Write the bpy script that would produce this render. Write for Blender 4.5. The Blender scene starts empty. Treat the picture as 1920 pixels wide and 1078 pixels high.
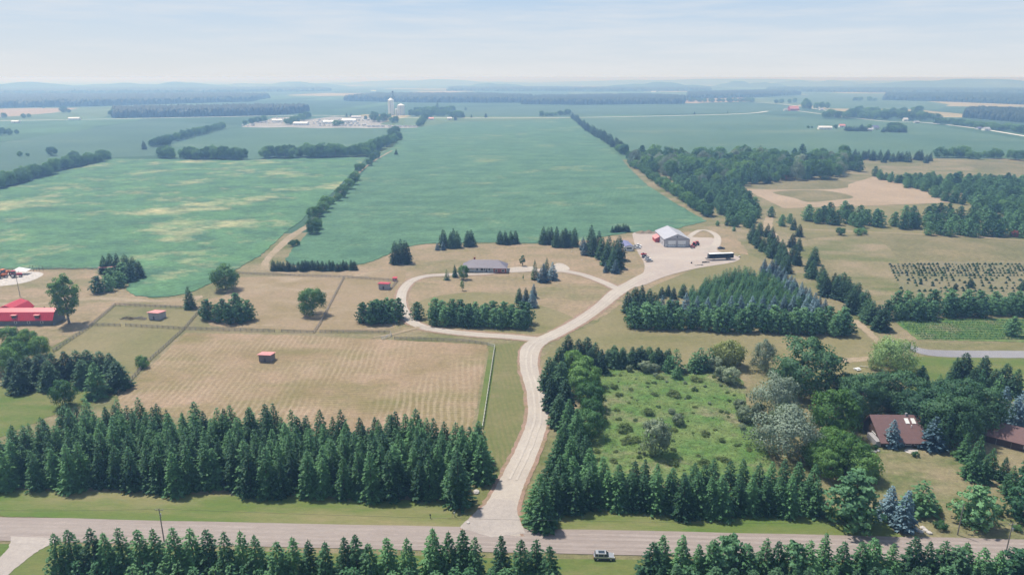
import bpy, bmesh, math, random
import numpy as np
from mathutils import Vector
from mathutils.geometry import tessellate_polygon

SC = bpy.context.scene
COL = SC.collection
RAD = math.radians

# ------------------------------------------------------------------ camera, sky, sun, exposure
FPX, HORIZON, CAMH = 1321.0, 146.0, 110.0
PITCH = math.atan((539.0 - HORIZON) / FPX)
cd = bpy.data.cameras.new('camera')
cam = bpy.data.objects.new('camera', cd)
COL.objects.link(cam)
cam.location = (0, 0, CAMH)
cam.rotation_euler = (math.pi / 2 - PITCH, 0, 0)
cd.sensor_fit = 'HORIZONTAL'
cd.sensor_width = 36.0
cd.lens = 36.0 * FPX / 1920.0
cd.clip_start = 1.0
cd.clip_end = 120000.0
SC.camera = cam

VEIL = 6.3
SUN_AZ, SUN_EL = RAD(-50), RAD(63)          # azimuth clockwise from +Y
sd = Vector((math.sin(SUN_AZ) * math.cos(SUN_EL), math.cos(SUN_AZ) * math.cos(SUN_EL), math.sin(SUN_EL)))
W = bpy.data.worlds.new('World')
SC.world = W
W.use_nodes = True
wn, wl = W.node_tree.nodes, W.node_tree.links
wn.clear()
wo = wn.new('ShaderNodeOutputWorld')
bg = wn.new('ShaderNodeBackground')
bg.inputs['Strength'].default_value = 0.13
sky = wn.new('ShaderNodeTexSky')
sky.sky_type = 'NISHITA'
sky.sun_disc = False
sky.sun_elevation = SUN_EL
sky.sun_rotation = SUN_AZ
sky.altitude = 400
sky.air_density = 1.0
sky.dust_density = 1.2
sky.ozone_density = 2.0
tc = wn.new('ShaderNodeTexCoord')
mp = wn.new('ShaderNodeMapping')
mp.inputs['Scale'].default_value = (2.2, 2.2, 26.0)
nz = wn.new('ShaderNodeTexNoise')
nz.inputs['Scale'].default_value = 2.3
nz.inputs['Detail'].default_value = 7
nz.inputs['Roughness'].default_value = 0.62
rp = wn.new('ShaderNodeValToRGB')
rp.color_ramp.elements[0].position = 0.41
rp.color_ramp.elements[0].color = (0, 0, 0, 1)
rp.color_ramp.elements[1].position = 0.78
rp.color_ramp.elements[1].color = (0.75, 0.75, 0.75, 1)
sx = wn.new('ShaderNodeSeparateXYZ')          # thin high haze: whitens the sky, most at the horizon
wl.new(tc.outputs['Generated'], sx.inputs['Vector'])
vr = wn.new('ShaderNodeValToRGB')
ve = vr.color_ramp.elements
ve[0].position, ve[0].color = 0.0, (0.74, 0.765, 0.79, 1)
ve[1].position, ve[1].color = 1.0, (0.17, 0.28, 0.46, 1)
for p_, c_ in ((0.03, (0.655, 0.725, 0.80)), (0.11, (0.46, 0.61, 0.80)), (0.35, (0.28, 0.41, 0.60))):
    e_ = ve.new(p_)
    e_.color = (*c_, 1)
wl.new(sx.outputs['Z'], vr.inputs['Fac'])
vm = wn.new('ShaderNodeMixRGB')
vm.blend_type = 'MULTIPLY'
vm.inputs['Fac'].default_value = 1.0
vm.inputs['Color2'].default_value = (VEIL, VEIL, VEIL, 1)
wl.new(vr.outputs['Color'], vm.inputs['Color1'])
vf = wn.new('ShaderNodeMapRange')
vf.inputs['From Min'].default_value = 0.0
vf.inputs['From Max'].default_value = 0.7
vf.inputs['To Min'].default_value = 0.96
vf.inputs['To Max'].default_value = 0.45
wl.new(sx.outputs['Z'], vf.inputs['Value'])
hv_ = wn.new('ShaderNodeMixRGB')
wl.new(vf.outputs['Result'], hv_.inputs['Fac'])
wl.new(sky.outputs['Color'], hv_.inputs['Color1'])
wl.new(vm.outputs['Color'], hv_.inputs['Color2'])
mx = wn.new('ShaderNodeMixRGB')
mx.inputs['Color2'].default_value = (VEIL * .77, VEIL * .79, VEIL * .82, 1)
wl.new(tc.outputs['Generated'], mp.inputs['Vector'])
wl.new(mp.outputs['Vector'], nz.inputs['Vector'])
wl.new(nz.outputs['Fac'], rp.inputs['Fac'])
wl.new(rp.outputs['Color'], mx.inputs['Fac'])
wl.new(hv_.outputs['Color'], mx.inputs['Color1'])
wl.new(mx.outputs['Color'], bg.inputs['Color'])
wl.new(bg.outputs['Background'], wo.inputs['Surface'])

sl = bpy.data.lights.new('sun', 'SUN')
sl.energy = 4.7
sl.angle = RAD(3)
sl.color = (1.0, 0.955, 0.88)
so = bpy.data.objects.new('sun', sl)
COL.objects.link(so)
so.rotation_euler = (-sd).to_track_quat('-Z', 'Y').to_euler()
so.location = (0, 0, 300)

SC.view_settings.view_transform = 'Standard'
SC.view_settings.look = 'None'
SC.view_settings.exposure = 0.32
SC.view_settings.gamma = 1.0
SC.view_settings.use_curve_mapping = False
SC.cycles.use_denoising = True
SC.cycles.denoising_prefilter = 'ACCURATE'
SC.cycles.max_bounces = 5
SC.cycles.diffuse_bounces = 2
SC.cycles.glossy_bounces = 2
SC.cycles.transmission_bounces = 3
SC.cycles.transparent_max_bounces = 4
SC.cycles.volume_bounces = 0
SC.cycles.caustics_reflective = False
SC.cycles.caustics_refractive = False

# ------------------------------------------------------------------ helpers
CP, SP = math.cos(PITCH), math.sin(PITCH)


def G(px, py, z=0.0):
    """photo pixel -> point on the horizontal plane at height z"""
    dx, dy = (px - 960.0) / FPX, (539.0 - py) / FPX
    d = Vector((dx, CP + dy * SP, -SP + dy * CP))
    t = (z - CAMH) / d.z
    return Vector((d.x * t, d.y * t, z))


def tag(o, label=None, cat=None, group=None, kind=None):
    if label: o['label'] = label
    if cat: o['category'] = cat
    if group: o['group'] = group
    if kind: o['kind'] = kind
    return o


def empty(name, loc=(0, 0, 0), rz=0.0):
    o = bpy.data.objects.new(name, None)
    COL.objects.link(o)
    o.location = loc
    o.rotation_euler = (0, 0, rz)
    o.empty_display_size = 0.5
    return o


def link(name, me, parent=None, loc=(0, 0, 0), rz=0.0):
    o = bpy.data.objects.new(name, me)
    COL.objects.link(o)
    o.location = loc
    o.rotation_euler = (0, 0, rz)
    o.parent = parent
    return o


class MB:
    """collects simple solids, builds ONE mesh object"""
    def __init__(s):
        s.v, s.f, s.m = [], [], []

    def add(s, vs, fs, m=0):
        b = len(s.v)
        s.v += [tuple(p) for p in vs]
        for f in fs:
            s.f.append([b + i for i in f])
            s.m.append(m)
        return s

    def box(s, c, d, rz=0.0, m=0):
        x, y, z = d[0] / 2, d[1] / 2, d[2] / 2
        ca, sa = math.cos(rz), math.sin(rz)
        vs = []
        for sx, sy, sz in ((-1, -1, -1), (1, -1, -1), (1, 1, -1), (-1, 1, -1), (-1, -1, 1), (1, -1, 1), (1, 1, 1), (-1, 1, 1)):
            a, b = sx * x, sy * y
            vs.append((c[0] + a * ca - b * sa, c[1] + a * sa + b * ca, c[2] + sz * z))
        return s.add(vs, [(0, 3, 2, 1), (4, 5, 6, 7), (0, 1, 5, 4), (1, 2, 6, 5), (2, 3, 7, 6), (3, 0, 4, 7)], m)

    def extrude(s, prof, axis, a, b, m=0):
        """closed profile (list of 2D) extruded along axis 'x' or 'y' from a to b"""
        n = len(prof)
        if axis == 'y':
            vs = [(p[0], a, p[1]) for p in prof] + [(p[0], b, p[1]) for p in prof]
        else:
            vs = [(a, p[0], p[1]) for p in prof] + [(b, p[0], p[1]) for p in prof]
        fs = [tuple(range(n)), tuple(range(2 * n - 1, n - 1, -1))]
        fs += [(i, (i + 1) % n, n + (i + 1) % n, n + i) for i in range(n)]
        return s.add(vs, fs, m)

    def tube(s, pts, rs, seg=8, m=0, cap=True):
        rings = []
        for i, p in enumerate(pts):
            p = Vector(p)
            d = (Vector(pts[min(i + 1, len(pts) - 1)]) - Vector(pts[max(i - 1, 0)])).normalized()
            a = d.orthogonal().normalized()
            b = d.cross(a)
            rings.append([p + (a * math.cos(t) + b * math.sin(t)) * rs[i] for t in [2 * math.pi * k / seg for k in range(seg)]])
        vs = [q for r in rings for q in r]
        fs = []
        for i in range(len(pts) - 1):
            for k in range(seg):
                k2 = (k + 1) % seg
                fs.append((i * seg + k, i * seg + k2, (i + 1) * seg + k2, (i + 1) * seg + k))
        if cap:
            fs.append(tuple(range(seg - 1, -1, -1)))
            fs.append(tuple((len(pts) - 1) * seg + k for k in range(seg)))
        return s.add(vs, fs, m)

    def mesh(s, name, mats):
        me = bpy.data.meshes.new(name)
        me.from_pydata(s.v, [], s.f)
        for m in (mats if isinstance(mats, (list, tuple)) else [mats]):
            me.materials.append(m)
        me.polygons.foreach_set('material_index', s.m)
        bm = bmesh.new()
        bm.from_mesh(me)
        bmesh.ops.recalc_face_normals(bm, faces=bm.faces)
        bm.to_mesh(me)
        bm.free()
        return me

    def build(s, name, mats, parent=None, loc=(0, 0, 0), rz=0.0, smooth=False, bevel=0.0):
        me = s.mesh(name, mats)
        if bevel:
            bm = bmesh.new()
            bm.from_mesh(me)
            bmesh.ops.bevel(bm, geom=list(bm.edges), offset=bevel, segments=2, affect='EDGES', profile=0.6)
            bm.to_mesh(me)
            bm.free()
        if smooth:
            me.polygons.foreach_set('use_smooth', [True] * len(me.polygons))
        return link(name, me, parent, loc, rz)


def smooth_line(pts, per=8, closed=False):
    P = [Vector(p) for p in pts]
    n = len(P)
    out = []
    for i in range(n if closed else n - 1):
        if closed:
            p0, p1, p2, p3 = P[(i - 1) % n], P[i], P[(i + 1) % n], P[(i + 2) % n]
        else:
            p0, p1, p2, p3 = P[max(i - 1, 0)], P[i], P[i + 1], P[min(i + 2, n - 1)]
        for k in range(per):
            t = k / per
            out.append(0.5 * (2 * p1 + (p2 - p0) * t + (2 * p0 - 5 * p1 + 4 * p2 - p3) * t * t + (3 * p1 - p0 - 3 * p2 + p3) * t ** 3))
    if not closed:
        out.append(P[-1].copy())
    return out


def pxpoly(px, smooth=0):
    g = [G(*p) for p in px]
    return smooth_line(g, smooth, True) if smooth else g


def sheet(name, poly, z, mat, label=None, thick=0.0, kind='structure', wob=0.0, seed=0):
    """flat region (optionally a raised slab such as a standing crop)"""
    rnd = random.Random(seed)
    P = []
    n = len(poly)
    if wob:
        for i in range(n):
            a, b = poly[i], poly[(i + 1) % n]
            L = (b - a).length
            k = max(1, min(60, int(L / (wob * 4))))
            for j in range(k):
                q = a.lerp(b, j / k)
                P.append(Vector((q.x + rnd.uniform(-wob, wob), q.y + rnd.uniform(-wob, wob), 0)))
    else:
        P = [Vector((p.x, p.y, 0)) for p in poly]
    n = len(P)
    tris = tessellate_polygon([P])
    vs = [(p.x, p.y, z + thick) for p in P]
    fs = [tuple(t) for t in tris]
    if thick:
        vs += [(p.x, p.y, 0.0) for p in P]
        fs += [(i, (i + 1) % n, n + (i + 1) % n, n + i) for i in range(n)]
    me = bpy.data.meshes.new(name)
    me.from_pydata(vs, [], fs)
    bm = bmesh.new()
    bm.from_mesh(me)
    bmesh.ops.recalc_face_normals(bm, faces=bm.faces)
    up = [f for f in bm.faces if abs(f.normal.z) > 0.5]
    if up and sum(f.normal.z for f in up) < 0:
        bmesh.ops.reverse_faces(bm, faces=bm.faces)
    for f in bm.faces:
        if not thick and f.normal.z < 0:
            f.normal_flip()
    bm.to_mesh(me)
    bm.free()
    me.materials.append(mat)
    return tag(link(name, me), label, kind=kind)


def ribbon(name, pts, ws, z, mat, label=None, per=10, jit=0.0, seed=1):
    rnd = random.Random(seed)
    P = smooth_line([Vector((p[0], p[1], 0)) for p in pts], per)
    Wd = []
    for i in range(len(ws) - 1):
        for k in range(per):
            Wd.append(ws[i] + (ws[i + 1] - ws[i]) * k / per)
    Wd.append(ws[-1])
    vs, fs = [], []
    for i, p in enumerate(P):
        d = (P[min(i + 1, len(P) - 1)] - P[max(i - 1, 0)]).normalized()
        nrm = Vector((-d.y, d.x, 0))
        w = Wd[i] / 2
        a = p + nrm * (w + rnd.uniform(-jit, jit))
        b = p - nrm * (w + rnd.uniform(-jit, jit))
        vs += [(a.x, a.y, z), (b.x, b.y, z)]
    for i in range(len(P) - 1):
        fs.append((2 * i + 1, 2 * i + 3, 2 * i + 2, 2 * i))
    me = bpy.data.meshes.new(name)
    me.from_pydata(vs, [], fs)
    me.materials.append(mat)
    return tag(link(name, me), label, kind='structure')


def inside(poly, x, y):
    c = np.zeros(len(x), bool)
    n = len(poly)
    for i in range(n):
        a, b = poly[i], poly[(i + 1) % n]
        cond = ((a.y > y) != (b.y > y)) & (x < (b.x - a.x) * (y - a.y) / ((b.y - a.y) or 1e-9) + a.x)
        c ^= cond
    return c


def fill(poly, step, jit, seed):
    r = np.random.default_rng(seed)
    xs = [p.x for p in poly]
    ys = [p.y for p in poly]
    gx, gy = np.meshgrid(np.arange(min(xs), max(xs) + step, step), np.arange(min(ys), max(ys) + step, step))
    gx = gx + (np.arange(gx.shape[0]) % 2)[:, None] * step * 0.5
    x = gx.ravel() + r.uniform(-jit, jit, gx.size) * step
    y = gy.ravel() + r.uniform(-jit, jit, gy.size) * step
    k = inside(poly, x, y)
    return np.stack([x[k], y[k]], 1)


# ------------------------------------------------------------------ materials
def newmat(name):
    m = bpy.data.materials.new(name)
    m.use_nodes = True
    nt = m.node_tree
    nt.nodes.clear()
    out = nt.nodes.new('ShaderNodeOutputMaterial')
    return m, nt.nodes, nt.links, out


def rgba(c):
    return (c[0], c[1], c[2], 1.0)


def noise(n, l, vec, scale, detail=4, rough=0.55):
    t = n.new('ShaderNodeTexNoise')
    t.inputs['Scale'].default_value = scale
    t.inputs['Detail'].default_value = detail
    t.inputs['Roughness'].default_value = rough
    l.new(vec, t.inputs['Vector'])
    return t.outputs['Fac']


def ramp(n, l, fac, a, b, ca=0.0, cb=1.0):
    r = n.new('ShaderNodeMapRange')
    r.inputs['From Min'].default_value = a
    r.inputs['From Max'].default_value = b
    r.inputs['To Min'].default_value = ca
    r.inputs['To Max'].default_value = cb
    l.new(fac, r.inputs['Value'])
    return r.outputs['Result']


def mix(n, l, fac, a, b, mode='MIX'):
    m = n.new('ShaderNodeMixRGB')
    m.blend_type = mode
    for sock, v in (('Fac', fac), ('Color1', a), ('Color2', b)):
        if isinstance(v, (int, float)):
            m.inputs[sock].default_value = v if sock == 'Fac' else (v, v, v, 1)
        elif isinstance(v, tuple):
            m.inputs[sock].default_value = rgba(v)
        else:
            l.new(v, m.inputs[sock])
    return m.outputs['Color']


def position(n, l, rz=0.0, sc=(1, 1, 1), loc=(0, 0, 0)):
    g = n.new('ShaderNodeNewGeometry')
    p = n.new('ShaderNodeMapping')
    p.inputs['Rotation'].default_value = (0, 0, rz)
    p.inputs['Scale'].default_value = sc
    p.inputs['Location'].default_value = loc
    l.new(g.outputs['Position'], p.inputs['Vector'])
    return p.outputs['Vector']


def land(name, A, B, patch=None, pscale=0.02, pth=(0.55, 0.7), scale=0.03, fine=0.6, fstr=0.35, rz=0.0,
         stripe=None, stretch=1.0, bump=0.0, loc=(0, 0, 0), pstretch=0.45):
    """ground cover: two tones, patches of a third, fine mottling, optional stripes (rz, period, strength, colour)"""
    m, n, l, out = newmat(name)
    if not name.startswith(('crop', 'hill')):
        dim = lambda c: tuple(x * k for x, k in zip(c, (0.665, 0.67, 0.685)))
        A, B, patch = dim(A), dim(B), (dim(patch) if patch else None)
        stripe = [(a, b_, c, dim(d), e) for a, b_, c, d, e in (stripe or [])]
    v = position(n, l, rz, (1, stretch, 1), loc)
    col = mix(n, l, ramp(n, l, noise(n, l, v, scale, 6, 0.6), 0.36, 0.64), A, B)
    if patch:
        v2 = position(n, l, rz, (pstretch, 1, 1), (loc[0] + 37, loc[1] + 11, 0))
        f = ramp(n, l, noise(n, l, v2, pscale, 9, 0.68), *pth)
        col = mix(n, l, f, col, patch)
    for st in (stripe or []):
        sr, per, stg, sc_, msk = st
        v3 = position(n, l, sr)
        w = n.new('ShaderNodeTexWave')
        w.wave_type = 'BANDS'
        w.bands_direction = 'X'
        w.inputs['Scale'].default_value = 0.314 / per
        w.inputs['Distortion'].default_value = 3.0
        w.inputs['Detail'].default_value = 3
        w.inputs['Detail Scale'].default_value = 0.6
        l.new(v3, w.inputs['Vector'])
        mk = ramp(n, l, noise(n, l, v3, msk, 3), 0.38, 0.62, 0.0, stg)
        mm = n.new('ShaderNodeMath')
        mm.operation = 'MULTIPLY'
        l.new(ramp(n, l, w.outputs['Fac'], 0.35, 0.85), mm.inputs[0])
        l.new(mk, mm.inputs[1])
        col = mix(n, l, mm.outputs[0], col, sc_)
    fn = noise(n, l, v, fine, 5, 0.7)
    col = mix(n, l, 1.0, col, ramp(n, l, fn, 0.25, 0.75, 1 - fstr, 1 + fstr), 'MULTIPLY')
    fn2 = noise(n, l, v, fine * 4.5, 3, 0.7)
    col = mix(n, l, 1.0, col, ramp(n, l, fn2, 0.25, 0.75, 1 - fstr * .8, 1 + fstr * .8), 'MULTIPLY')
    b = n.new('ShaderNodeBsdfPrincipled')
    b.inputs['Roughness'].default_value = 0.9
    b.inputs['Specular IOR Level'].default_value = 0.1
    l.new(col, b.inputs['Base Color'])
    if bump:
        bp = n.new('ShaderNodeBump')
        bp.inputs['Strength'].default_value = 0.6
        bp.inputs['Distance'].default_value = bump
        l.new(fn, bp.inputs['Height'])
        l.new(bp.outputs['Normal'], b.inputs['Normal'])
    l.new(b.outputs['BSDF'], out.inputs['Surface'])
    return m


def leafmat(name, A, B, trans=0.3, nscale=0.5, k=2.15):
    m, n, l, out = newmat(name)
    A, B = tuple(x * k for x in A), tuple(x * k for x in B)
    oi = n.new('ShaderNodeObjectInfo')
    t = n.new('ShaderNodeTexCoord')
    nf = noise(n, l, t.outputs['Object'], nscale, 3, 0.6)
    ad = n.new('ShaderNodeMath')
    ad.operation = 'ADD'
    nf2 = noise(n, l, t.outputs['Object'], nscale * 5, 2, 0.7)  # finer noise: sunlit tips and shaded gaps imitated in the leaf colour
    am = n.new('ShaderNodeMath')
    am.operation = 'ADD'
    l.new(ramp(n, l, nf, 0.3, 0.7, -0.2, 0.45), am.inputs[0])
    l.new(ramp(n, l, nf2, 0.3, 0.7, -0.25, 0.4), am.inputs[1])
    l.new(am.outputs[0], ad.inputs[0])
    l.new(ramp(n, l, oi.outputs['Random'], 0, 1, -0.28, 0.68), ad.inputs[1])
    ad.use_clamp = True
    col = mix(n, l, ad.outputs[0], A, B)
    b = n.new('ShaderNodeBsdfPrincipled')
    b.inputs['Roughness'].default_value = 0.6
    b.inputs['Specular IOR Level'].default_value = 0.22
    l.new(col, b.inputs['Base Color'])
    tr = n.new('ShaderNodeBsdfTranslucent')
    l.new(mix(n, l, 1.0, col, (1.25, 1.3, 0.8), 'MULTIPLY'), tr.inputs['Color'])
    ms = n.new('ShaderNodeMixShader')
    ms.inputs['Fac'].default_value = trans
    l.new(b.outputs['BSDF'], ms.inputs[1])
    l.new(tr.outputs['BSDF'], ms.inputs[2])
    l.new(ms.outputs['Shader'], out.inputs['Surface'])
    return m


def paint(name, c, rough=0.6, metal=0.0, var=0.12, scale=1.5, spec=0.4, wear=None):
    m, n, l, out = newmat(name)
    t = n.new('ShaderNodeTexCoord')
    nf = noise(n, l, t.outputs['Object'], scale, 5, 0.65)
    col = mix(n, l, 1.0, c, ramp(n, l, nf, 0.25, 0.75, 1 - var, 1 + var), 'MULTIPLY')
    if wear:
        col = mix(n, l, ramp(n, l, noise(n, l, t.outputs['Object'], scale * 3, 6, 0.7), 0.55, 0.75), col, wear)
    b = n.new('ShaderNodeBsdfPrincipled')
    b.inputs['Roughness'].default_value = rough
    b.inputs['Metallic'].default_value = metal
    b.inputs['Specular IOR Level'].default_value = spec
    l.new(col, b.inputs['Base Color'])
    l.new(b.outputs['BSDF'], out.inputs['Surface'])
    return m


def banded(name, c, c2, axis='X', per=0.3, rough=0.55, strength=1.0):
    """boards, ribs or courses: fine relief as colour bands"""
    m, n, l, out = newmat(name)
    t = n.new('ShaderNodeTexCoord')
    w = n.new('ShaderNodeTexWave')
    w.bands_direction = axis
    w.inputs['Scale'].default_value = 0.314 / per
    w.inputs['Distortion'].default_value = 0.4
    l.new(t.outputs['Object'], w.inputs['Vector'])
    nf = noise(n, l, t.outputs['Object'], 0.9, 5, 0.65)
    col = mix(n, l, ramp(n, l, w.outputs['Fac'], 0.6, 0.95, 0, strength), c, c2)
    col = mix(n, l, 1.0, col, ramp(n, l, nf, 0.25, 0.75, 0.85, 1.15), 'MULTIPLY')
    b = n.new('ShaderNodeBsdfPrincipled')
    b.inputs['Roughness'].default_value = rough
    l.new(col, b.inputs['Base Color'])
    l.new(b.outputs['BSDF'], out.inputs['Surface'])
    return m


M = {}
M['glass'] = paint('window_glass', (0.03, 0.04, 0.05), 0.08, 0, 0.05, 1, 0.6)
M['white'] = paint('white_paint', (0.78, 0.78, 0.77), 0.5)
M['offwhite'] = paint('pale_siding', (0.62, 0.61, 0.60), 0.6)
M['black'] = paint('black_paint', (0.008, 0.008, 0.01), 0.6, spec=0.15)
M['rubber'] = paint('rubber', (0.02, 0.02, 0.02), 0.85)
M['rim'] = paint('wheel_metal', (0.5, 0.5, 0.52), 0.35, 0.8)
M['chrome'] = paint('steel', (0.5, 0.52, 0.54), 0.3, 0.9)
M['lamp'] = paint('lamp_glass', (0.7, 0.7, 0.68), 0.15)
M['redlamp'] = paint('red_lamp', (0.45, 0.02, 0.02), 0.2)
M['wood'] = paint('weathered_wood', (0.25, 0.225, 0.20), 0.85, var=0.3, scale=3)
M['paleboard'] = paint('pale_board', (0.62, 0.60, 0.56), 0.8, var=0.15, scale=2)
M['bark'] = paint('bark', (0.09, 0.07, 0.055), 0.95, var=0.4, scale=2)
M['greybark'] = paint('grey_bark', (0.2, 0.18, 0.16), 0.95, var=0.4, scale=2)

# far countryside: a patchwork of fields
m, n, l, out = newmat('countryside')
v = position(n, l, RAD(8), (1, 0.55, 1))
vo = n.new('ShaderNodeTexVoronoi')
vo.distance = 'CHEBYCHEV'
vo.inputs['Scale'].default_value = 0.0021
vo.inputs['Randomness'].default_value = 0.75
l.new(v, vo.inputs['Vector'])
sep = n.new('ShaderNodeSeparateColor')
l.new(vo.outputs['Color'], sep.inputs['Color'])
cr = n.new('ShaderNodeValToRGB')
cr.color_ramp.interpolation = 'CONSTANT'
els = cr.color_ramp.elements
els[0].color = (0.055, 0.105, 0.07, 1)
els[1].position = 0.3
els[1].color = (0.08, 0.145, 0.085, 1)
for pos_, c_ in ((0.55, (0.05, 0.095, 0.065)), (0.75, (0.11, 0.16, 0.09)), (0.9, (0.3, 0.26, 0.15))):
    e = els.new(pos_)
    e.color = rgba(c_)
l.new(sep.outputs['Red'], cr.inputs['Fac'])
vp = position(n, l)
far = mix(n, l, 1.0, cr.outputs['Color'], ramp(n, l, noise(n, l, vp, 0.006, 6, 0.6), 0.3, 0.7, 0.75, 1.25), 'MULTIPLY')
b = n.new('ShaderNodeBsdfPrincipled')
b.inputs['Roughness'].default_value = 0.95
b.inputs['Specular IOR Level'].default_value = 0.05
l.new(far, b.inputs['Base Color'])
l.new(b.outputs['BSDF'], out.inputs['Surface'])
M['far'] = m

CROP_A, CROP_B, CROP_Y = (0.058, 0.122, 0.078), (0.092, 0.178, 0.105), (0.40, 0.36, 0.20)
M['crop_west'] = land('crop_west', CROP_A, (0.10, 0.20, 0.098), CROP_Y, 0.015, (0.52, 0.70), 0.03, 0.16, 0.36, rz=RAD(24),
                      stripe=[(RAD(38), 4.5, 0.32, (0.035, 0.10, 0.055), 0.012)], stretch=1.4, pstretch=0.85)
M['crop_mid'] = land('crop_mid', CROP_A, CROP_B, (0.30, 0.31, 0.16), 0.014, (0.56, 0.80), 0.025, 0.16, 0.34, rz=RAD(-4),
                     stripe=[(RAD(12), 5.0, 0.22, (0.04, 0.11, 0.065), 0.01)], stretch=1.5, loc=(90, 20, 0), pstretch=0.7)
M['crop_far'] = land('crop_far', (0.056, 0.106, 0.078), (0.074, 0.13, 0.09), (0.16, 0.19, 0.11), 0.006, (0.58, 0.85), 0.005, 0.12, 0.15, loc=(400, 0, 0))
M['crop_far2'] = land('crop_far2', (0.06, 0.118, 0.08), (0.082, 0.145, 0.095), (0.18, 0.21, 0.12), 0.006, (0.55, 0.85), 0.005, 0.12, 0.15, loc=(900, 50, 0))
M['dry'] = land('dry_grass', (0.35, 0.28, 0.175), (0.25, 0.225, 0.115), (0.15, 0.175, 0.06), 0.028, (0.45, 0.64), 0.04, 0.5, 0.32, bump=0.15)
M['lawn'] = land('dry_lawn', (0.42, 0.31, 0.205), (0.31, 0.25, 0.145), (0.19, 0.195, 0.08), 0.034, (0.50, 0.70), 0.05, 0.45, 0.3, loc=(50, 7, 0))
M['olive'] = land('olive_grass', (0.23, 0.215, 0.095), (0.30, 0.255, 0.135), (0.13, 0.155, 0.05), 0.03, (0.55, 0.75), 0.03, 0.45, 0.18, loc=(5, 70, 0),
                  stripe=[(RAD(60), 2.4, 0.3, (0.33, 0.28, 0.17), 0.03)])
M['green'] = land('green_grass', (0.125, 0.19, 0.045), (0.20, 0.215, 0.075), (0.28, 0.24, 0.115), 0.05, (0.55, 0.75), 0.05, 0.5, 0.18, stretch=2.5, rz=RAD(-3))
M['verge'] = land('verge_grass', (0.185, 0.22, 0.07), (0.13, 0.205, 0.045), (0.34, 0.285, 0.15), 0.035, (0.47, 0.66), 0.04, 0.5, 0.16, stretch=4, rz=RAD(4), pstretch=0.25)
M['garden'] = land('garden_lawn', (0.33, 0.27, 0.165), (0.24, 0.225, 0.11), (0.12, 0.165, 0.05), 0.05, (0.46, 0.62), 0.06, 0.5, 0.3)
M['mown'] = land('mown_strip', (0.19, 0.2, 0.075), (0.25, 0.225, 0.105), (0.35, 0.27, 0.16), 0.05, (0.55, 0.75), 0.05, 0.5, 0.16,
                 stripe=[(RAD(-8), 1.7, 0.35, (0.12, 0.17, 0.045), 0.03)])
M['stubble'] = land('stubble', (0.42, 0.30, 0.20), (0.29, 0.22, 0.115), (0.22, 0.20, 0.075), 0.035, (0.47, 0.66), 0.04, 0.6, 0.26, loc=(33, 9, 0),
                    stripe=[(RAD(-3), 2.3, 0.34, (0.56, 0.45, 0.32), 0.03), (RAD(87), 1.7, 0.2, (0.52, 0.40, 0.27), 0.05)])
M['hay'] = land('hay_paddock', (0.40, 0.30, 0.20), (0.32, 0.25, 0.14), (0.48, 0.38, 0.27), 0.05, (0.52, 0.7), 0.04, 0.6, 0.2, loc=(77, 9, 0),
                stripe=[(RAD(80), 1.6, 0.45, (0.27, 0.21, 0.10), 0.04)])
M['tan'] = land('tan_field', (0.50, 0.38, 0.27), (0.42, 0.32, 0.215), (0.30, 0.25, 0.15), 0.02, (0.56, 0.8), 0.02, 0.3, 0.14,
                stripe=[(RAD(75), 7.0, 0.3, (0.36, 0.28, 0.18), 0.01)])
M['rough'] = land('rough_grass', (0.20, 0.19, 0.09), (0.30, 0.25, 0.14), (0.15, 0.16, 0.07), 0.02, (0.5, 0.7), 0.03, 0.35, 0.38, loc=(12, 5, 0), bump=0.6)
M['wild'] = land('meadow_ground', (0.11, 0.215, 0.055), (0.19, 0.25, 0.085), (0.30, 0.26, 0.16), 0.055, (0.52, 0.70), 0.09, 0.4, 0.5, pstretch=0.8, bump=1.6)
M['nursery'] = land('nursery_soil', (0.21, 0.205, 0.105), (0.27, 0.235, 0.14), (0.30, 0.25, 0.16), 0.04, (0.55, 0.75), 0.03, 0.4, 0.25,
                    stripe=[(RAD(85), 3.4, 0.5, (0.34, 0.285, 0.185), 0.01)])
M['gravel'] = land('pale_gravel', (0.60, 0.53, 0.45), (0.53, 0.46, 0.39), (0.47, 0.42, 0.375), 0.05, (0.5, 0.75), 0.06, 0.8, 0.1)
M['yard'] = land('yard_gravel', (0.55, 0.465, 0.40), (0.49, 0.415, 0.365), (0.61, 0.53, 0.455), 0.05, (0.5, 0.7), 0.05, 0.6, 0.12)
M['apron'] = land('grey_gravel', (0.53, 0.465, 0.41), (0.47, 0.415, 0.37), (0.58, 0.51, 0.45), 0.06, (0.5, 0.7), 0.06, 0.8, 0.12)
M['shoulder'] = land('bare_edge', (0.42, 0.28, 0.215), (0.36, 0.25, 0.175), (0.3, 0.24, 0.13), 0.15, (0.5, 0.65), 0.1, 0.7, 0.22)
M['road'] = land('gravel_road', (0.41, 0.345, 0.305), (0.345, 0.285, 0.25), (0.48, 0.415, 0.37), 0.05, (0.45, 0.7), 0.25, 0.8, 0.09, rz=RAD(4.2), stretch=9, pstretch=0.08)
M['asphalt'] = land('worn_asphalt', (0.36, 0.35, 0.36), (0.31, 0.30, 0.315), (0.2, 0.19, 0.2), 0.05, (0.62, 0.68), 0.05, 0.8, 0.1)
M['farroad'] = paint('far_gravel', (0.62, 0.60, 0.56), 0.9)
M['lotgravel'] = land('lot_gravel', (0.44, 0.41, 0.38), (0.34, 0.33, 0.30), (0.58, 0.56, 0.53), 0.03, (0.5, 0.7), 0.03)
M['track'] = land('dirt_track', (0.46, 0.36, 0.25), (0.36, 0.29, 0.18), None, 0.05, (0.5, 0.7), 0.06, 0.6, 0.2)
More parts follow.
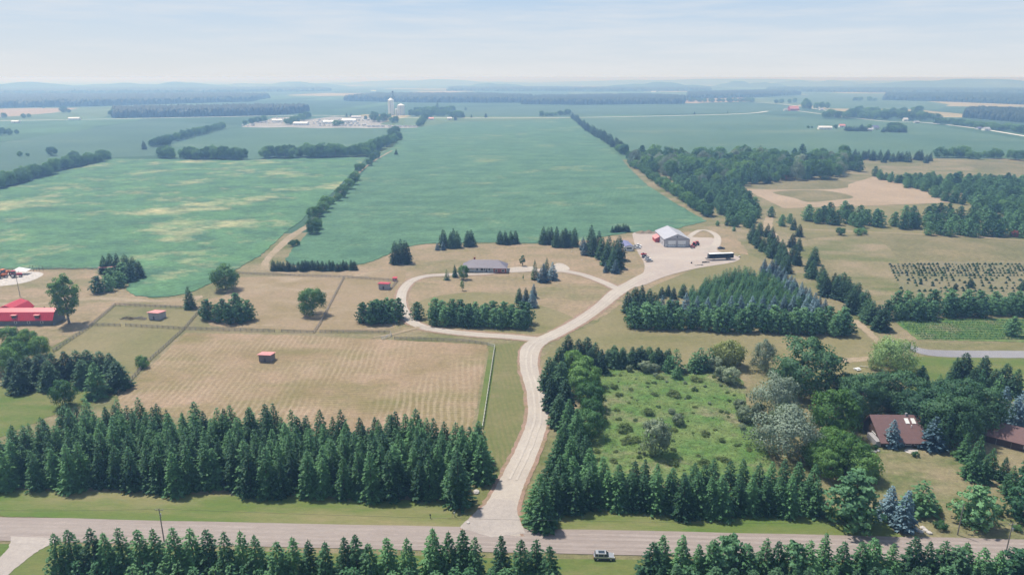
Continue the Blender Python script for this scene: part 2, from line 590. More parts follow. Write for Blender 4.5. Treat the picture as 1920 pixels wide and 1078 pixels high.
M['concrete'] = land('pale_paving', (0.66, 0.6, 0.54), (0.6, 0.55, 0.5), None)

L_SPRUCE = leafmat('spruce_needles', (0.012, 0.038, 0.018), (0.062, 0.135, 0.052), 0.25)
L_DARK = leafmat('dark_conifer_needles', (0.011, 0.032, 0.018), (0.042, 0.090, 0.042), 0.22)
L_BLUE = leafmat('blue_spruce_needles', (0.065, 0.12, 0.15), (0.20, 0.30, 0.35), 0.15, k=1.15)
L_PINE = leafmat('pine_needles', (0.018, 0.055, 0.028), (0.085, 0.165, 0.075), 0.25)
L_YOUNG = leafmat('young_conifer_needles', (0.035, 0.10, 0.045), (0.08, 0.16, 0.065), 0.25, k=1.55)
L_BROAD = leafmat('broad_leaves', (0.020, 0.058, 0.020), (0.080, 0.150, 0.048), 0.3)
L_DEEP = leafmat('deep_green_leaves', (0.011, 0.036, 0.020), (0.040, 0.085, 0.038), 0.25)
L_LIGHT = leafmat('light_leaves', (0.045, 0.105, 0.025), (0.13, 0.23, 0.07), 0.32, k=1.5)
L_YELLOW = leafmat('yellowish_leaves', (0.12, 0.17, 0.05), (0.27, 0.30, 0.12), 0.32, k=1.1)
L_SILVER = leafmat('silver_leaves', (0.13, 0.18, 0.135), (0.27, 0.33, 0.25), 0.25, k=1.1)
L_GREY = leafmat('grey_green_leaves', (0.07, 0.095, 0.06), (0.15, 0.18, 0.12), 0.25)
L_WILLOW = leafmat('willow_leaves', (0.075, 0.125, 0.05), (0.19, 0.25, 0.10), 0.3)
L_RED = leafmat('red_leaves', (0.25, 0.07, 0.06), (0.40, 0.14, 0.12), 0.3, k=1.1)
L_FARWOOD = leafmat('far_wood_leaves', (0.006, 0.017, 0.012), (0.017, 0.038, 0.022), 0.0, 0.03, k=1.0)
L_MEADOW = leafmat('meadow_leaves', (0.07, 0.13, 0.04), (0.19, 0.23, 0.09), 0.3, 0.5, k=1.0)

# ------------------------------------------------------------------ tree building
def nrm(a):
    return a / (np.linalg.norm(a, axis=-1, keepdims=True) + 1e-9)


def cards(C, U, V, a, b, ref=None):
    """rhombic leaf cards: centre, length axis, width axis, sizes; faces turned towards ref"""
    U = nrm(U)
    V = nrm(V - U * (U * V).sum(1, keepdims=True))
    a = np.asarray(a)[:, None] / 2
    b = np.asarray(b)[:, None] / 2
    if ref is not None:
        N = np.cross(U, V)
        s = np.sign((N * ref).sum(1, keepdims=True))
        s[s == 0] = 1
        V = V * s
    return np.stack([C - U * a, C - V * b + U * a * .15, C + U * a, C + V * b + U * a * .15], 1)


def trunk_mb(H, r0, seed, limbs=0, top=0.9, spread=0.3, lean=0.0):
    r = random.Random(seed)
    mb = MB()
    pts = [(0, 0, -0.3)]
    n = 5
    for i in range(1, n + 1):
        t = i / n
        pts.append((lean * t * H + r.uniform(-.02, .02) * H * t, r.uniform(-.02, .02) * H * t, H * top * t))
    mb.tube(pts, [r0 * 1.25] + [r0 * (1 - .82 * i / n) for i in range(1, n + 1)], 6)
    for k in range(limbs):
        t0 = r.uniform(.22, .6)
        az = 2 * math.pi * (k / max(limbs, 1)) + r.uniform(-.4, .4)
        z0 = H * t0
        L = spread * H * r.uniform(.7, 1.1)
        p0 = Vector((lean * t0 * H, 0, z0))
        mb.tube([p0, p0 + Vector((math.cos(az) * L * .5, math.sin(az) * L * .5, L * .55)), p0 + Vector((math.cos(az) * L, math.sin(az) * L, L * 1.0))],
                [r0 * .5, r0 * .3, r0 * .1], 5)
    return mb


def np_mesh(name, Q, mat, extra=None, extramat=None, N=None):
    """Q (n,4,3) quads as one mesh; extra = MB (trunk) joined as second material"""
    nq = len(Q)
    V = Q.reshape(-1, 3)
    ev = np.array(extra.v, float).reshape(-1, 3) if extra else np.zeros((0, 3))
    ef = extra.f if extra else []
    me = bpy.data.meshes.new(name)
    nv = len(V) + len(ev)
    me.vertices.add(nv)
    me.vertices.foreach_set('co', np.concatenate([V, ev]).astype(np.float32).ravel())
    loops = list(range(4 * nq))
    starts = list(range(0, 4 * nq, 4))
    pos = 4 * nq
    el = []
    for f in ef:
        starts.append(pos)
        el += [4 * nq + i for i in f]
        pos += len(f)
    me.loops.add(pos)
    me.loops.foreach_set('vertex_index', np.array(loops + el, np.int32))
    me.polygons.add(len(starts))
    me.polygons.foreach_set('loop_start', np.array(starts, np.int32))
    mi = np.zeros(len(starts), np.int32)
    mi[nq:] = 1
    me.materials.append(mat)
    if extra:
        me.materials.append(extramat)
    me.polygons.foreach_set('material_index', mi)
    me.update(calc_edges=True)
    if N is not None and not extra:
        me.polygons.foreach_set('use_smooth', [True] * len(starts))
        me.normals_split_custom_set([tuple(x) for x in np.repeat(N, 4, axis=0)])
    return me


def spruce(H, R, seed, levels=24, dens=1.5, droop=0.30, size=0.66, power=0.74, rag=0.2):
    r = np.random.default_rng(seed)
    Cs, Us, Vs, A, B = [], [], [], [], []
    for i in range(levels):
        t = (i + r.uniform(-.3, .3)) / levels
        t = min(max(t, 0.0), .985)
        z = H * (0.03 + 0.96 * t)
        rad = R * (1 - t) ** power * (1 if t > .06 else .8)
        nb = int(6 + 6 * (1 - t))
        az0 = r.uniform(0, 6.28)
        for k in range(nb):
            az = az0 + 6.283 * k / nb + r.uniform(-.25, .25)
            L = rad * r.uniform(1 - 1.6 * rag, 1 + rag) + .12
            m = max(3, int(L / .34 * dens) + 1)
            s = np.sqrt(r.uniform(.04, 1, m))
            dr = np.array([math.cos(az), math.sin(az), 0.0])
            la = np.array([-math.sin(az), math.cos(az), 0.0])
            off = r.uniform(-1, 1, m) * L * .30 * (1.15 - s)
            zz = z - droop * L * s ** 1.3 + .10 * L * s ** 3 + r.uniform(-.12, .12, m)
            C = dr * (s * L)[:, None] + la * off[:, None]
            C[:, 2] = np.maximum(zz, .12)
            yaw = r.uniform(-.9, .9, m) + np.sign(off) * .45
            U = dr * np.cos(yaw)[:, None] + la * np.sin(yaw)[:, None]
            U[:, 2] = r.uniform(-.55, .1, m)
            Vv = np.cross(U, np.array([0, 0, 1.0])) + r.normal(0, .35, (m, 3))
            Cs.append(C)
            Us.append(U)
            Vs.append(Vv)
            k_ = (0.75 + .5 * (1 - t))
            A.append(size * r.uniform(.8, 1.4, m) * k_)
            B.append(size * r.uniform(.4, .75, m) * k_)
    C = np.concatenate(Cs)
    ref = C.copy()
    ref[:, 2] = np.linalg.norm(C[:, :2], axis=1) * .8 + .3
    q = cards(C, np.concatenate(Us), np.concatenate(Vs), np.concatenate(A), np.concatenate(B), ref)
    tip = np.array([[[0, -.12, H * .93], [.1, 0, H * .95], [0, .02, H * 1.01], [-.1, 0, H * .95]], [[-.1, .05, H * .92], [0, .1, H * .95], [.02, 0, H], [0, -.1, H * .95]]])
    q = np.concatenate([q, tip])
    return q, None, trunk_mb(H, H * .014 + .05, seed, 0, .95)


def blobs(C0, rad, per, r, size, flat=1.0, upward=0.0, long=1.0, centre=None, hang=0.0):
    """leaf cards spread over the shells of clumps"""
    n = len(C0)
    D = nrm(r.normal(0, 1, (n, per, 3)))
    if upward:
        D[..., 2] += upward
        D = nrm(D)
    rr = rad[:, None, None] * r.uniform(.55, 1.05, (n, per, 1))
    off = D * rr * np.array([1, 1, flat])
    C = C0[:, None, :] + off
    if hang:
        C[..., 2] -= hang * r.uniform(0, 1, (n, per)) ** 1.5 * rad[:, None]
    C = C.reshape(-1, 3)
    D = D.reshape(-1, 3)
    if centre is not None:
        out = nrm(C - centre)
        k = (D * out).sum(1) > -.45
        C, D, out = C[k], D[k], out[k]
        N = nrm(D * .7 + out * .6 + r.normal(0, .22, C.shape))
    else:
        N = nrm(D + r.normal(0, .25, C.shape))
    U = r.normal(0, 1, C.shape)
    if hang:
        U[:, 2] -= 2.5
    nn = nrm(N + r.normal(0, .45, N.shape))
    U = U - nn * (U * nn).sum(1, keepdims=True)
    V = np.cross(nn, nrm(U))
    m = len(C)
    q = cards(C, U, V, size * long * r.uniform(.7, 1.4, m), size * r.uniform(.6, 1.1, m), nn)
    return q, N


def broadleaf(H, R, seed, base=.0, nb=70, per=120, size=.46, brad=(.24, .40), zsq=1.0, hang=0.0, limbs=6, tr=.02, shape='round', long=1.0):
    r = np.random.default_rng(seed)
    zc = H * (base + (1 - base) * .52)
    hz = H * (1 - base) * .5 * zsq
    D = nrm(r.normal(0, 1, (nb, 3)))
    rr = r.uniform(.45, .86, (nb, 1)) ** .7
    C0 = D * rr * np.array([R, R, hz])
    low = C0[:, 2:3] < 0
    if shape == 'round':
        hr = np.linalg.norm(D[:, :2], axis=1, keepdims=True) + .05
        C0[:, :2] = np.where(low, C0[:, :2] / hr ** .6, C0[:, :2])
    if shape == 'egg':
        C0[:, :2] *= (1.1 - .45 * (C0[:, 2:3] / hz))
    if shape == 'column':
        C0[:, :2] *= (1.0 - .35 * np.abs(C0[:, 2:3] / hz))
    C0[:, 2] += zc
    # irregular outline: some clumps pushed out, some missing
    C0[:, :2] *= r.uniform(.82, 1.14, (nb, 1))
    rad = r.uniform(brad[0], brad[1], nb) * R
    rad *= np.where(C0[:, 2] > zc + hz * .4, .85, 1.0)
    q, N = blobs(C0, rad, per, r, size, .8, .25, long, np.array([0, 0, zc - hz * .2]), hang)
    k = q[:, :, 2].min(1) > .05
    return q[k], N[k], trunk_mb(H, H * tr, seed, limbs, .72, .26)


def pine(H, R, seed, levels=13, per=15, size=.5, tufts=3, shape=1.0, base=.03):
    r = np.random.default_rng(seed)
    C0, rad = [], []
    for i in range(levels):
        t = (i + r.uniform(-.25, .25)) / levels
        t = min(max(t, 0.), .97)
        z = H * (base + (1 - base) * t)
        prof = min(1, .62 + 2.2 * t) * (1 - t ** 2.1) ** .75 if shape else (1 - t) ** .8
        nb = max(3, int(7 * (1 - t * .6)))
        az0 = r.uniform(0, 6.28)
        for k in range(nb):
            az = az0 + 6.283 * k / nb + r.uniform(-.3, .3)
            L = R * prof * r.uniform(.72, 1.12) + .15
            for j in range(tufts):
                s = (j + 1) / tufts
                a2 = az + r.uniform(-.22, .22)
                C0.append((math.cos(a2) * L * s, math.sin(a2) * L * s, max(.35, z + L * s * r.uniform(.0, .28) - .1)))
                rad.append((.55 + .25 * (1 - t)) * r.uniform(.75, 1.2) * H / 10)
    C0.append((0, 0, H * .97))
    rad.append(.5 * H / 10)
    C0 = np.array(C0)
    rad = np.array(rad)
    q, N = blobs(C0, rad, per, r, size, .55, .45, 1.5, np.array([0, 0, H * .35]))
    k = q[:, :, 2].min(1) > .03
    return q[k], N[k], trunk_mb(H, H * .016 + .04, seed, 0, .93)


PROTO = {}


def proto(kind, leaf, bark, gens):
    lst = []
    for i, (q, N, tr, H, R) in enumerate(gens):
        lst.append(dict(crown=np_mesh(kind + '_crown', q, leaf, N=N), trunk=tr.mesh(kind + '_trunk', bark),
                        joined=np_mesh(kind, q, leaf, tr, bark), H=H, R=R))
    PROTO[kind] = lst


def gen(f, H, R, seeds, **kw):
    return [f(H, R, s, **kw) + (H, R) for s in seeds]


proto('spruce', L_SPRUCE, M['bark'], gen(spruce, 14, 3.9, (1, 2, 3), power=.78, size=.72) + gen(spruce, 14, 3.9, (4, 5, 6), power=.68, rag=.26, size=.72))
proto('darkspruce', L_DARK, M['bark'], gen(spruce, 12, 4.2, (11, 12), power=.55, droop=.2, rag=.22, size=.82, dens=1.7) + gen(spruce, 12, 4.0, (13, 14), power=.65, droop=.25, size=.82, dens=1.7))
proto('bluespruce', L_BLUE, M['bark'], gen(spruce, 9, 2.9, (21, 22, 23), levels=20, dens=1.7, droop=.15, size=.66, power=.78))
proto('young', L_YOUNG, M['bark'], gen(spruce, 6, 2.0, (31, 32, 33), levels=14, dens=1.2, size=.5, power=.6, rag=.25))
proto('pine', L_PINE, M['bark'], gen(pine, 10, 3.7, (41, 42, 43, 44, 45)))
proto('broad', L_BROAD, M['greybark'], gen(broadleaf, 12, 6.0, (51, 52, 53, 54, 55)))
proto('deep', L_DEEP, M['greybark'], gen(broadleaf, 12, 6.0, (56, 57, 58)))
proto('light', L_LIGHT, M['greybark'], gen(broadleaf, 11, 5.6, (61, 62, 63)))
proto('yellow', L_YELLOW, M['greybark'], gen(broadleaf, 9, 5, (71, 72), hang=.8))
proto('silver', L_SILVER, M['greybark'], gen(broadleaf, 13, 6.2, (81, 82, 83), nb=60, per=140, hang=.5, shape='egg', size=.42))
proto('grey', L_GREY, M['greybark'], gen(broadleaf, 6, 3.2, (91, 92, 93), base=.04, nb=40, size=.34, brad=(.28, .42)))
proto('willow', L_WILLOW, M['greybark'], gen(broadleaf, 12, 8.4, (101,), base=.08, nb=76, per=130, hang=1.6, long=2.0, size=.34, brad=(.2, .32)))
proto('poplar', L_BROAD, M['greybark'], gen(broadleaf, 20, 5.6, (111,), base=.08, nb=90, per=110, brad=(.18, .32), shape='column', limbs=9))
proto('shrub', L_BROAD, M['bark'], gen(broadleaf, 3, 2.0, (121, 122, 123), base=.0, nb=26, per=70, size=.3, brad=(.3, .5), limbs=3))
proto('scrub', L_MEADOW, M['bark'], gen(broadleaf, 2, 2.2, (151, 152, 153), base=.0, nb=22, per=60, size=.32, brad=(.3, .5), limbs=2))
proto('red', L_RED, M['bark'], gen(broadleaf, 5, 2.2, (131,), base=.08, nb=24, per=60, size=.35))
proto('slim', L_BROAD, M['bark'], gen(broadleaf, 7, 1.6, (141, 142), base=.1, nb=30, per=70, size=.3, shape='egg', limbs=3))

TR = random.Random(7)


def plant(kind, pts, h, label, name, cat='tree', group=None, top=False, hv=0.12, wv=0.12, parts=True, ground=False, wide=1.0):
    """pts: photo pixels of the foot (or of the tip, top=True), or ground points (ground=True)"""
    out = []
    for p in pts:
        pr = TR.choice(PROTO[TR.choice(kind) if isinstance(kind, list) else kind])
        hh = (p[2] if len(p) > 2 else h) * TR.uniform(1 - hv, 1 + hv)
        s = hh / pr['H']
        w = s * TR.uniform(1 - wv, 1 + wv) * wide
        if ground:
            g = Vector((p[0], p[1], 0))
        elif top:
            g = G(p[0], p[1], hh)
        else:
            g = G(p[0], p[1])
            d = Vector((g.x, g.y, 0)).normalized()
            g = g + d * (pr['R'] * w * .7)
        rz = TR.uniform(0, 6.28)
        if parts:
            o = empty(name, (g.x, g.y, 0.0), rz)
            link('trunk', pr['trunk'], o)
            link('crown', pr['crown'], o)
        else:
            o = link(name, pr['joined'], None, (g.x, g.y, 0.0), rz)
        o.scale = (w, w, s)
        o.rotation_euler = (TR.gauss(0, .02), TR.gauss(0, .02), rz)
        tag(o, label, cat, group)
        out.append(o)
    return out


def line_px(a, b, n, jx=0.0, jy=0.0, seed=0):
    r = random.Random(seed)
    return [(a[0] + (b[0] - a[0]) * i / max(n - 1, 1) + r.uniform(-jx, jx), a[1] + (b[1] - a[1]) * i / max(n - 1, 1) + r.uniform(-jy, jy)) for i in range(n)]


# ------------------------------------------------------------------ the setting: land, fields, roads
S = 45000.0
me = bpy.data.meshes.new('ground')
me.from_pydata([(-S, -2000, 0), (S, -2000, 0), (S, S, 0), (-S, S, 0)], [], [(0, 1, 2, 3)])
me.materials.append(M['far'])
tag(link('ground', me), 'patchwork of distant farmland reaching to the horizon', kind='structure')

sheet('grassland', [Vector((-700, -100, 0)), Vector((900, -100, 0)), Vector((1500, 500, 0)), G(2500, 300), G(1800, 296), G(1180, 300), G(1100, 300), G(900, 420), G(-100, 470), Vector((-900, 400, 0))],
      0.03, M['dry'], 'dry grassland around the farm lots')

# standing crops: raised slabs with a real edge
sheet('crop_field', pxpoly([(1062, 225), (1084, 235), (1120, 262), (1163, 296), (1180, 316), (1215, 349), (1270, 384), (1325, 415), (1240, 436), (1180, 436), (1090, 452),
      (1015, 457), (900, 455), (830, 456), (785, 459), (755, 466), (735, 474), (700, 490), (672, 497), (600, 500), (545, 497), (535, 487), (552, 462), (582, 434), (600, 408), (640, 366), (676, 330), (700, 300), (735, 278), (748, 262), (752, 245), (800, 237), (850, 229)]),
      0, M['crop_mid'], 'wide blue-green crop field between two hedgerows', thick=0.3, wob=0.8, seed=1)
sheet('crop_field', pxpoly([(448, 503), (420, 519), (395, 532), (365, 546), (330, 555), (285, 559), (252, 555), (236, 545), (240, 534), (268, 518), (262, 509), (180, 504), (-150, 507), (-420, 440), (-200, 398), (0, 357), (100, 325), (160, 312), (205, 298),
      (300, 299), (480, 300), (600, 296), (690, 293), (672, 312), (640, 345), (600, 385), (580, 400), (560, 418), (540, 432), (518, 452), (488, 480)]),
      0, M['crop_west'], 'green crop field streaked with dry yellow patches', thick=0.3, wob=0.8, seed=2)
sheet('crop_field', pxpoly([(418, 243), (480, 238), (640, 240), (788, 241), (748, 246), (720, 262), (690, 290), (600, 294), (480, 298), (300, 294), (298, 280), (330, 268), (418, 244)]), 0.04, M['crop_far2'],
      'small pale green field between the hedges and the caravan lot', wob=1.5, seed=3)
sheet('crop_field', pxpoly([(-300, 300), (0, 268), (270, 226), (460, 236), (415, 242), (300, 275), (290, 292), (205, 296), (140, 300), (0, 350), (-300, 410)]), 0.045, M['crop_far'],
      'broad hazy crop field beyond the dark hedge', wob=2, seed=4)
sheet('crop_field', pxpoly([(1078, 222), (1400, 213), (1540, 224), (1700, 228), (1920, 262), (2300, 300), (2100, 312), (1900, 298), (1590, 297), (1400, 285), (1180, 290), (1165, 285), (1110, 240)]), 0.05, M['crop_far2'],
      'large green field beyond the wood, farmstead in its middle', wob=2, seed=5)
sheet('crop_field', pxpoly([(765, 217), (780, 203), (1010, 200), (1290, 199), (1480, 199), (1480, 207), (1400, 211), (1040, 219)]), 0.05, M['crop_far'], 'pale green field behind the cross road', wob=3, seed=6)
sheet('crop_field', pxpoly([(1200, 196), (1200, 186), (1290, 183), (1410, 184), (1405, 191)]), 0.06, M['tan'], 'pinkish stubble field in front of the long distant wood')
sheet('crop_field', pxpoly([(-60, 222), (-60, 206), (60, 203), (150, 203), (100, 212), (30, 218)]), 0.06, M['tan'], 'tan stubble field below the hazy wood')
sheet('crop_field', pxpoly([(1425, 188), (1520, 178), (1660, 180), (1780, 196), (1760, 206), (1560, 204), (1500, 195)]), 0.055, M['crop_far2'], 'hazy green field behind the red barn farm')

# far gravel roads
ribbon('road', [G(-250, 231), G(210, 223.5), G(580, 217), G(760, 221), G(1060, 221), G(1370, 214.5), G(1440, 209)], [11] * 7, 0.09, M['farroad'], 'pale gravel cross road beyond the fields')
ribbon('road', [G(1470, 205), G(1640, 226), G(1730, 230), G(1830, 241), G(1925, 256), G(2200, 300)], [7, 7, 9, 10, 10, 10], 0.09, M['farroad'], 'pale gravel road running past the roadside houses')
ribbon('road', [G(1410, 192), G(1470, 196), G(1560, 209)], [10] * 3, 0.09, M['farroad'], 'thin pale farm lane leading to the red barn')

# lots on the near land
sheet('lawn', pxpoly([(470, 540), (560, 500), (680, 498), (740, 474), (800, 458), (1020, 459), (1180, 438), (1250, 436), (1360, 420), (1400, 470), (1420, 500), (1280, 530), (1180, 560), (1120, 600), (1000, 634), (880, 626), (740, 620), (610, 620), (420, 610), (360, 570)], 0),
      0.06, M['lawn'], 'dry tan lawn around the ranch house', wob=1.0, seed=7)
sheet('lawn', pxpoly([(380, 600), (450, 520), (660, 516), (760, 505), (760, 560), (740, 615), (600, 622), (400, 612)]), 0.09, M['hay'], 'dry hay paddock with mowing lines behind the fence', wob=.5, seed=8)
sheet('lawn', pxpoly([(800, 560), (900, 548), (990, 566), (1080, 600), (1020, 625), (880, 618), (790, 606), (770, 585)], 6), 0.09, M['olive'], 'greener grass around the pine windbreak', seed=9)
sheet('paddock', pxpoly([(348, 624), (540, 628), (735, 637), (915, 647), (905, 700), (880, 830), (500, 800), (215, 770), (225, 742)]), 0.09, M['stubble'], 'large mown paddock with pale windrow lines', wob=.5, seed=10)
sheet('paddock', pxpoly([(168, 612), (216, 575), (376, 581), (346, 617), (220, 745), (140, 740), (60, 720), (105, 660)]), 0.09, M['olive'], 'olive grass paddock with mowing arcs', wob=.5, seed=11)
sheet('verge', pxpoly([(912, 648), (985, 642), (985, 680), (1000, 760), (985, 830), (930, 930), (880, 975), (840, 975), (900, 900), (905, 800), (926, 690)]), 0.125, M['mown'], 'striped mown verge beside the driveway', wob=.3, seed=12)
sheet('verge', pxpoly([(918, 650), (931, 650), (911, 800), (892, 805)]), 0.135, M['green'], 'bright green grass strip along the white fence')
sheet('verge', pxpoly([(-300, 905), (0, 918), (500, 930), (860, 940), (930, 985), (960, 990), (1000, 955), (1300, 945), (1640, 960), (1950, 985), (2300, 1010), (2300, 1040), (1640, 1016), (960, 1000), (300, 978), (-300, 957)]), 0.10, M['verge'], 'green roadside verge below the trees', wob=.3, seed=13)
sheet('verge', [G(-400, 1008), G(300, 1028), G(960, 1047), G(1920, 1056), G(2500, 1065), Vector((300, 20, 0)), Vector((-300, 20, 0))], 0.10, M['green'], 'grass beside the row of roadside conifers')
sheet('lawn', pxpoly([(1180, 560), (1290, 530), (1420, 500), (1640, 640), (1720, 660), (1920, 640), (1920, 760), (1700, 760), (1560, 700), (1330, 700), (1130, 690), (1040, 690), (1015, 670), (1060, 630), (1120, 605)]), 0.075, M['olive'], 'pale mown grass corridor between the plantations', wob=.6, seed=14)
sheet('meadow', pxpoly([(1100, 690), (1250, 692), (1380, 705), (1400, 760), (1440, 850), (1420, 900), (1090, 900), (1100, 800)], 5), 0.10, M['wild'], 'overgrown green meadow enclosed by trees', wob=.5, seed=15)
sheet('lawn', pxpoly([(1620, 830), (1760, 840), (1830, 860), (1905, 950), (1920, 1010), (1700, 1010), (1640, 920)], 5), 0.12, M['garden'], 'dry sloping lawn in front of the brown house')
sheet('lawn', pxpoly([(1705, 668), (1920, 672), (1990, 760), (1700, 740)]), 0.12, M['green'], 'green grass below the asphalt drive')
sheet('field', pxpoly([(1395, 355), (1440, 350), (1560, 355), (1640, 331), (1700, 345), (1760, 365), (1802, 380), (1470, 391)], 0), 0.10, M['tan'], 'pinkish tan mown field on the rise', wob=.8, seed=16)
sheet('field', pxpoly([(1390, 352), (1460, 336), (1550, 332), (1590, 352), (1480, 356)], 4), 0.13, M['rough'], 'rough grass knoll beside the tan field')
sheet('field', pxpoly([(1448, 361), (1500, 357), (1545, 358), (1580, 363), (1600, 371), (1560, 376), (1515, 379), (1490, 372)], 3), 0.13, M['rough'], 'olive patch of uncut grass inside the tan field')
sheet('field', pxpoly([(1510, 446), (1560, 440), (1700, 438), (1920, 450), (2050, 460), (2050, 600), (1900, 560), (1700, 560), (1660, 590), (1640, 600), (1600, 560), (1540, 500)]), 0.08, M['rough'], 'rough olive tan field with mottled dry grass', wob=.8, seed=17)
sheet('field', pxpoly([(1515, 450), (1640, 448), (1690, 500), (1695, 555), (1660, 580), (1640, 590), (1600, 545), (1560, 500)], 4), 0.10, M['dry'], 'dry yellowish strip of grass beside the nursery')
sheet('field', pxpoly([(1665, 495), (1760, 490), (1930, 492), (2050, 500), (2050, 570), (1760, 560), (1695, 552)]), 0.12, M['nursery'], 'nursery plot planted with rows of tiny conifers', wob=.5, seed=18)
sheet('field', pxpoly([(1670, 596), (1930, 598), (2050, 605), (2050, 645), (1720, 637)]), 0.12, M['wild'], 'striped nursery plot with low green crop rows', wob=.4, seed=19)
sheet('field', pxpoly([(1790, 303), (1930, 300), (2100, 310), (2100, 335), (1930, 330), (1830, 316)]), 0.10, M['rough'], 'brownish rough field on the rise behind scattered pines', wob=.8, seed=20)
sheet('lawn', pxpoly([(-200, 720), (100, 725), (215, 745), (120, 770), (0, 820), (-200, 840)]), 0.11, M['green'], 'yellow green grass below the dark spruce clump', wob=.5, seed=21)
sheet('lawn', pxpoly([(-200, 505), (170, 506), (235, 545), (290, 562), (380, 552), (360, 575), (215, 572), (170, 608), (100, 650), (-200, 640)]), 0.075, M['lawn'], 'dry grass around the red barn', wob=.5, seed=22)
sheet('lawn', pxpoly([(1440, 392), (1800, 384), (1930, 400), (1930, 445), (1520, 446), (1440, 430)]), 0.065, M['olive'], 'yellow olive grass between the pine rows', wob=.8, seed=23)
sheet('lawn', pxpoly([(1340, 480), (1405, 478), (1440, 500), (1400, 520), (1300, 560), (1240, 560), (1220, 540), (1290, 510)], 4), 0.10, M['olive'], 'mown grass slope under the gravel yard')

# near gravel road, drives and yard
rdir = (G(1920, 1034) - G(0, 991)).normalized()
RA, RB = G(0, 991), G(1920, 1034)
ribbon('road', [RA - rdir * 160, RA, RA.lerp(RB, .5), RB, RB + rdir * 160], [9.6] * 5, 0.14, M['road'], 'pinkish gravel road crossing in front of the driveway', jit=.15)
DR = [(922, 1000), (940, 950), (962, 900), (990, 840), (1008, 785), (1004, 735), (992, 690), (995, 655), (1015, 637)]
ribbon('driveway_edge', [G(*p) for p in DR], [17, 11, 9.4, 9.4, 9.2, 9.0, 9.4, 10, 8], 0.145, M['shoulder'], 'bare brown edge along the gravel driveway', jit=.35)
ribbon('driveway', [G(*p) for p in DR], [15, 8.5, 7.2, 7.0, 6.8, 6.6, 7.0, 8.5, 8], 0.16, M['gravel'], 'pale gravel driveway winding up from the road', jit=.15)
sheet('driveway', pxpoly([(862, 990), (890, 962), (925, 935), (965, 940), (972, 968), (985, 1000), (922, 1008)]), 0.18, M['apron'], 'grey gravel apron where the driveway meets the road', wob=.2, seed=24)
LP = [(1010, 637), (960, 632), (900, 628), (840, 622), (795, 614), (768, 600), (755, 580), (752, 560), (757, 542), (772, 527), (800, 518), (850, 515), (905, 514), (950, 509), (1000, 507), (1050, 508), (1090, 515), (1125, 527), (1165, 545)]
ribbon('driveway_edge', [G(*p) for p in LP], [7.5] * 19, 0.145, M['shoulder'], 'bare worn edge of the loop drive', jit=.4)
ribbon('driveway', [G(*p) for p in LP], [5.2] * 12 + [3.6, 4.5] + [5.2] * 5, 0.18, M['gravel'], 'pale gravel loop drive circling the ranch house lawn', jit=.15)
RP = [(1000, 645), (1040, 627), (1085, 603), (1125, 575), (1155, 550), (1185, 532), (1225, 512)]
ribbon('driveway_edge', [G(*p) for p in RP], [9.5] * 7, 0.15, M['shoulder'], 'bare edge of the drive climbing to the workshop', jit=.4)
ribbon('driveway', [G(*p) for p in RP], [7.5, 7, 6.5, 6.5, 8, 8, 10], 0.19, M['gravel'], 'pale gravel drive climbing to the workshop yard', jit=.15)
sheet('yard', pxpoly([(1188, 537), (1205, 515), (1208, 495), (1195, 472), (1188, 450), (1190, 436), (1235, 434), (1300, 445), (1340, 448), (1345, 470), (1385, 482), (1375, 492), (1310, 503), (1250, 518), (1210, 534)], 4), 0.20, M['yard'], 'wide gravel yard in front of the workshop')
ribbon('driveway', [G(*p) for p in [(1290, 446), (1310, 433), (1330, 434), (1345, 445), (1340, 462), (1320, 470)]], [4, 4, 4, 4.5, 6, 7], 0.215, M['gravel'], 'narrow gravel lane looping around the workshop', jit=.15)
sheet('driveway', pxpoly([(1032, 503), (1045, 494), (1060, 497), (1068, 506), (1045, 511)], 3), 0.20, M['gravel'], 'gravel turning pad behind the spruce trio')
sheet('driveway', pxpoly([(950, 511), (953, 503), (990, 500), (1005, 502), (1000, 509)], 3), 0.205, M['gravel'], 'gravel parking pad at the end of the ranch house')
ribbon('driveway', [G(*p) for p in [(1670, 640), (1700, 650), (1740, 661), (1800, 664), (1930, 665), (2100, 668)]], [5, 6, 7.5, 8, 8, 8], 0.16, M['asphalt'], 'worn grey asphalt drive behind the willow', jit=.1)
ribbon('path', [G(*p) for p in [(1540, 678), (1600, 675), (1660, 668), (1700, 652)]], [4, 4.5, 4.5, 4], 0.13, M['track'], 'sandy end of the drive beside the willow', jit=.3)
ribbon('path', [G(*p) for p in [(497, 507), (498, 492), (515, 472), (545, 445), (575, 425)]], [5, 4.5, 5, 7, 5], 0.11, M['track'], 'two-rut dirt track between the crop fields', jit=.4)
ribbon('path', [G(*p) for p in [(575, 425), (600, 400), (640, 358), (690, 310), (735, 283)]], [4, 3.5, 3, 3, 3], 0.33, M['track'], 'narrow dirt track along the hedgerow', jit=.4)
ribbon('path', [G(*p) for p in [(500, 508), (560, 515), (650, 520), (720, 505)]], [3, 3, 3, 3], 0.12, M['track'], 'worn grass track behind the paddock fence', jit=.4)
ribbon('path', [G(*p) for p in [(790, 613), (760, 621), (732, 628), (700, 633)]], [2.4, 2.2, 1.8, 1.2], 0.2, M['track'], 'thin worn path entering the paddock gate', jit=.2)
ribbon('path', [G(*p) for p in [(-60, 568), (60, 571), (180, 560), (300, 565), (380, 556)]], [4, 4, 5, 4, 4], 0.12, M['track'], 'dirt track behind the red barn', jit=.5)
ribbon('driveway', [G(*p) for p in [(70, 1008), (45, 1030), (10, 1060), (-60, 1120)]], [14, 8, 6.5, 6], 0.17, M['apron'], 'grey gravel drive branching off below the road', jit=.15)
